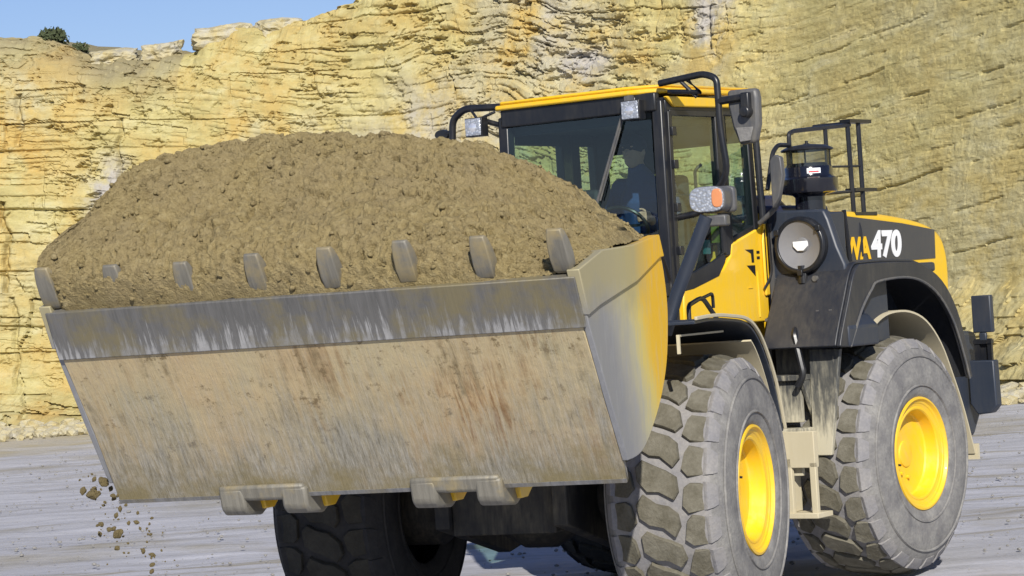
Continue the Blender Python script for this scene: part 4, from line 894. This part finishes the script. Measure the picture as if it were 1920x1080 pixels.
amp = np.clip(np.minimum(U/.03, (1-U)/.05), .3, 1)*np.clip(np.minimum((Yg+1.57)/.08, (1.57-Yg)/.08), .4, 1)
Ls = U*1.9
d1 = fbm(Yg*5, Ls*5, 6, 3, .62)*.10; d2 = -np.abs(fbm(Yg*11+3, Ls*13, 5, 8, .6))*.10+.015; d3 = np.maximum(fbm(Yg*34, Ls*40, 4, 13, .6), -.12)*.05
dg_ = fbm(Yg*2+2, Ls*2, 3, 29)*.08
pk_ = fbm(Yg*14, Ls*22, 4, 77, .6); d4 = -.05*np.clip(pk_-.16, 0, .08)/.08
dd = (d1+d2+d3+d4+dg_)*amp
# normal displacement, mainly up and forward
nxv = np.where(U < .6, .65, -.3); nzv = .8
Xs2 = Xs+dd*nxv; Zs2 = Zs+dd*nzv-np.clip((U-.0)/.02, 0, 1)*0+.025*fbm(Yg*7, Ls*0, 4, 301)*np.clip(1-U/.1, 0, 1)*2; Ys2 = Yg+fbm(Yg*8+5, Ls*8, 3, 44)*.03*amp
heap = grid_mesh('soil_heap', Xs2, Ys2, Zs2, M['soil'], smooth=True)
# closed underside so the heap is a body, plus lumps lying on it
me = heap.data
import bmesh
bm = bmesh.new(); bm.from_mesh(me)
rg = random.Random(11); lumps = [rock_mesh('tmp', 1, 1, .75, 60+i, 'soil', 2, .35) for i in range(7)]
for i in range(700):
    a = rg.randrange(6, nxx-8); b = rg.randrange(6, ny-6)
    sc = rg.choice([.005, .006, .008, .010, .012, .016])*rg.uniform(.8, 1.2)
    if rg.random() < .02: sc *= 1.7
    ps = lumps[rg.randrange(7)]; q = Vector((Xs2[a, b]+sc*.3, Ys2[a, b], Zs2[a, b]+sc*.2))
    rot = Matrix.Rotation(rg.uniform(0, 6.28), 3, 'Z') @ Matrix.Rotation(rg.uniform(-1, 1), 3, 'X')
    nv = [bm.verts.new(rot @ (v.co*sc)+q) for v in ps.vertices]
    for p in ps.polygons: bm.faces.new([nv[t] for t in p.vertices]).smooth = True
vb = [bm.verts.new(c_) for c_ in ((3.40, -1.53, 2.2), (3.40, 1.53, 2.2), (2.12, 1.53, 2.35), (2.12, -1.53, 2.35), (2.7, -1.53, 1.4), (2.7, 1.53, 1.4))]
for f_ in ((0, 1, 5, 4), (4, 5, 2, 3), (0, 4, 3), (1, 2, 5)): bm.faces.new([vb[i] for i in f_])
bm.to_mesh(me); bm.free()
hl_, hr_ = FR['f']; heap.location = hl_+ROOT; heap.rotation_euler = (0, 0, hr_)
tag(heap, 'big heap of brown lumpy soil filling the loader bucket', 'soil heap')

# clods dropping off the lower corner of the bucket
def at(fr, P):
    loc, rz = FR[fr]; q = Matrix.Rotation(rz, 3, 'Z') @ Vector(P); return q+loc+ROOT
clm = [rock_mesh('clod', 1, .85, .75, 90+i, 'soil', 3, -.25) for i in range(4)]
spots = [(2.86, -1.70, 1.20, .040, 'largest brown soil clod tumbling off the bucket, at its lower left corner'),
         (2.84, -1.635, 1.27, .034, 'soil clod falling close against the left edge of the bucket'),
         (2.85, -1.56, .965, .034, 'soil clod falling in the open air lowest below the bucket corner'),
         (2.86, -1.765, 1.225, .024, 'small soil clod falling just left of the largest one')]
rg = random.Random(3)
for i in range(120):
    t = rg.random()**.9; spots.append((2.80+rg.uniform(-.1, .15), -1.70+t*.33+rg.gauss(0, .07+.06*t), 1.31-t*.52+rg.gauss(0, .06+.05*t), rg.choice([.003, .003, .004, .005, .006, .008, .011, .017]), None))
for i, (x, y, z, r_, lab) in enumerate(spots):
    o = bpy.data.objects.new('soil_clod', clm[i % 4]); scene.collection.objects.link(o); o.location = at('f', (x, y, z)); o.scale = (r_,)*3; o.rotation_euler = (rg.uniform(0, 6), rg.uniform(0, 6), 0)
    tag(o, lab or 'tiny crumb of soil in mid-air below the lower left corner of the bucket', 'soil clod', 'falling soil clods')

# ------------------------------------------------------------------ driver (seated, navy jacket, hand on the wheel)
drv = empty('person', at('r', (1.25, 0.0, 2.46))); drv.rotation_euler = (0, 0, FR['r'][1])
tag(drv, 'person in navy jacket and dark cap sitting in the cab, hand on the wheel', 'person')
def figure(name, chains, mat, vox=.009, extra=None):
    mb = MB()
    for pts, rad in chains:
        # resample chain to a smooth tapered tube with rounded ends
        P = [Vector(p) for p in pts]; out = []; rr_ = []
        for i in range(len(P)-1):
            for j in range(6):
                t = j/6; a, b, c_, d = P[max(i-1, 0)], P[i], P[i+1], P[min(i+2, len(P)-1)]
                out.append(.5*((2*b)+(c_-a)*t+(2*a-5*b+4*c_-d)*t*t+(3*b-a-3*c_+d)*t**3)); rr_.append(rad[i]*(1-t)+rad[i+1]*t)
        out.append(P[-1]); rr_.append(rad[-1])
        mb.tube(out, rr_, 14, True, False)
        for q, r0 in ((P[0], rad[0]), (P[-1], rad[-1])):
            k = 10; mb.revolve([(max(r0*math.sin(a), .0006), r0*math.cos(a)) for a in np.linspace(0.02, math.pi-.02, k)], q, 'z', 14)
    if extra: extra(mb)
    o = mb.build(name, mat, drv); rm = o.modifiers.new('remesh', 'REMESH'); rm.mode = 'VOXEL'; rm.voxel_size = vox; rm.use_smooth_shade = True
    sm = o.modifiers.new('smooth', 'SMOOTH'); sm.factor = .5; sm.iterations = 3
    return o
HZ = .745   # head centre above the hip
def ell(mb, c, rx, ry, rz, k=20):
    prof = [(math.sin(a), math.cos(a)) for a in np.linspace(.02, math.pi-.02, k)]
    v0 = len(mb.v); mb.revolve([(r, t) for r, t in prof], (0, 0, 0), 'z', 24)
    mb.v[v0:] = [(c[0]+x*rx, c[1]+y*ry, c[2]+z*rz) for x, y, z in mb.v[v0:]]
hand = (.375, .262, .255)
def body_extra(mb):
    ell(mb, (.10, 0, HZ), .095, .075, .115); ell(mb, (.125, 0, HZ-.06), .065, .055, .06)
    ell(mb, (.198, 0, HZ-.012), .018, .013, .022)               # nose
    ell(mb, (.178, 0, HZ-.055), .016, .028, .010)               # lips
    for s_ in (1, -1): ell(mb, (.09, .078*s_, HZ-.01), .02, .010, .03); ell(mb, (.18, .03*s_, HZ+.035), .012, .02, .008)
    for (hc, sg) in ((hand, 1), ((.36, -.15, .21), -1)):
        ell(mb, hc, .045, .020, .042)
chains = [([(0, 0, 0), (-.02, 0, .2), (0, 0, .42), (.04, 0, .58), (.08, 0, .68)], [.12, .12, .13, .06, .05])]
for s_ in (1, -1):
    chains.append(([(.02, .16*s_, .50), (.06, .24*s_, .28), (.24, (.25 if s_ > 0 else -.18), .20), ((hand[0]-.03, hand[1]+.01, hand[2]-.02) if s_ > 0 else (.34, -.15, .20))], [.05, .042, .036, .026]))
    chains.append(([(.0, .09*s_, .0), (.38, .13*s_, .05), (.48, .13*s_, -.30), (.60, .13*s_, -.36)], [.085, .065, .045, .03]))
    hx, hy, hz = hand if s_ > 0 else (.36, -.15, .21)
    for f_, (dz, ln) in enumerate([(.028, .060), (.010, .070), (-.008, .066), (-.026, .052)]):
        chains.append(([(hx+.03, hy, hz+dz), (hx+.055+ln*.3, hy-.012*s_, hz+dz+.004), (hx+.045+ln*.5, hy-.035*s_, hz+dz-.004), (hx+.03+ln*.3, hy-.045*s_, hz+dz-.008)], [.009, .0085, .008, .007]))
    chains.append(([(hx-.01, hy-.01*s_, hz+.03), (hx+.015, hy-.03*s_, hz+.055), (hx+.045, hy-.035*s_, hz+.058)], [.011, .010, .008]))
figure('body', chains, 'skin', .006, body_extra)
jc = [([(0, 0, -.03), (-.02, 0, .2), (0, 0, .40), (.03, 0, .53), (.07, 0, .61)], [.165, .17, .18, .11, .07]), ([(.0, -.17, .48), (0, .17, .48)], [.085, .085]), ([(-.02, -.09, .2), (-.02, .09, .2)], [.15, .15])]
for s_ in (1, -1): jc.append(([(.0, .19*s_, .49), (.05, .26*s_, .28), (.22, (.25 if s_ > 0 else -.19), .195), (.30, (.262 if s_ > 0 else -.16), .22)], [.078, .068, .055, .042]))
figure('jacket', jc, 'jacket', .012)
tr_ = []
for s_ in (1, -1): tr_.append(([(-.02, .09*s_, -.01), (.38, .13*s_, .05), (.48, .13*s_, -.28)], [.11, .085, .06]))
figure('trousers', tr_, 'cap', .014)
def cap_extra(mb): ell(mb, (.088, 0, HZ+.035), .108, .088, .095); ell(mb, (.20, 0, HZ+.052), .07, .062, .010)
figure('cap', [([(.05, 0, HZ+.02), (.06, 0, HZ+.04)], [.07, .07])], 'cap', .007, cap_extra)
def eyes():
    mb = MB()
    for s_ in (1, -1):
        mb = MB(); ell(mb, (.186, .03*s_, HZ+.012), .008, .013, .006, 10); mb.build('eye', 'rubber', drv)
eyes()
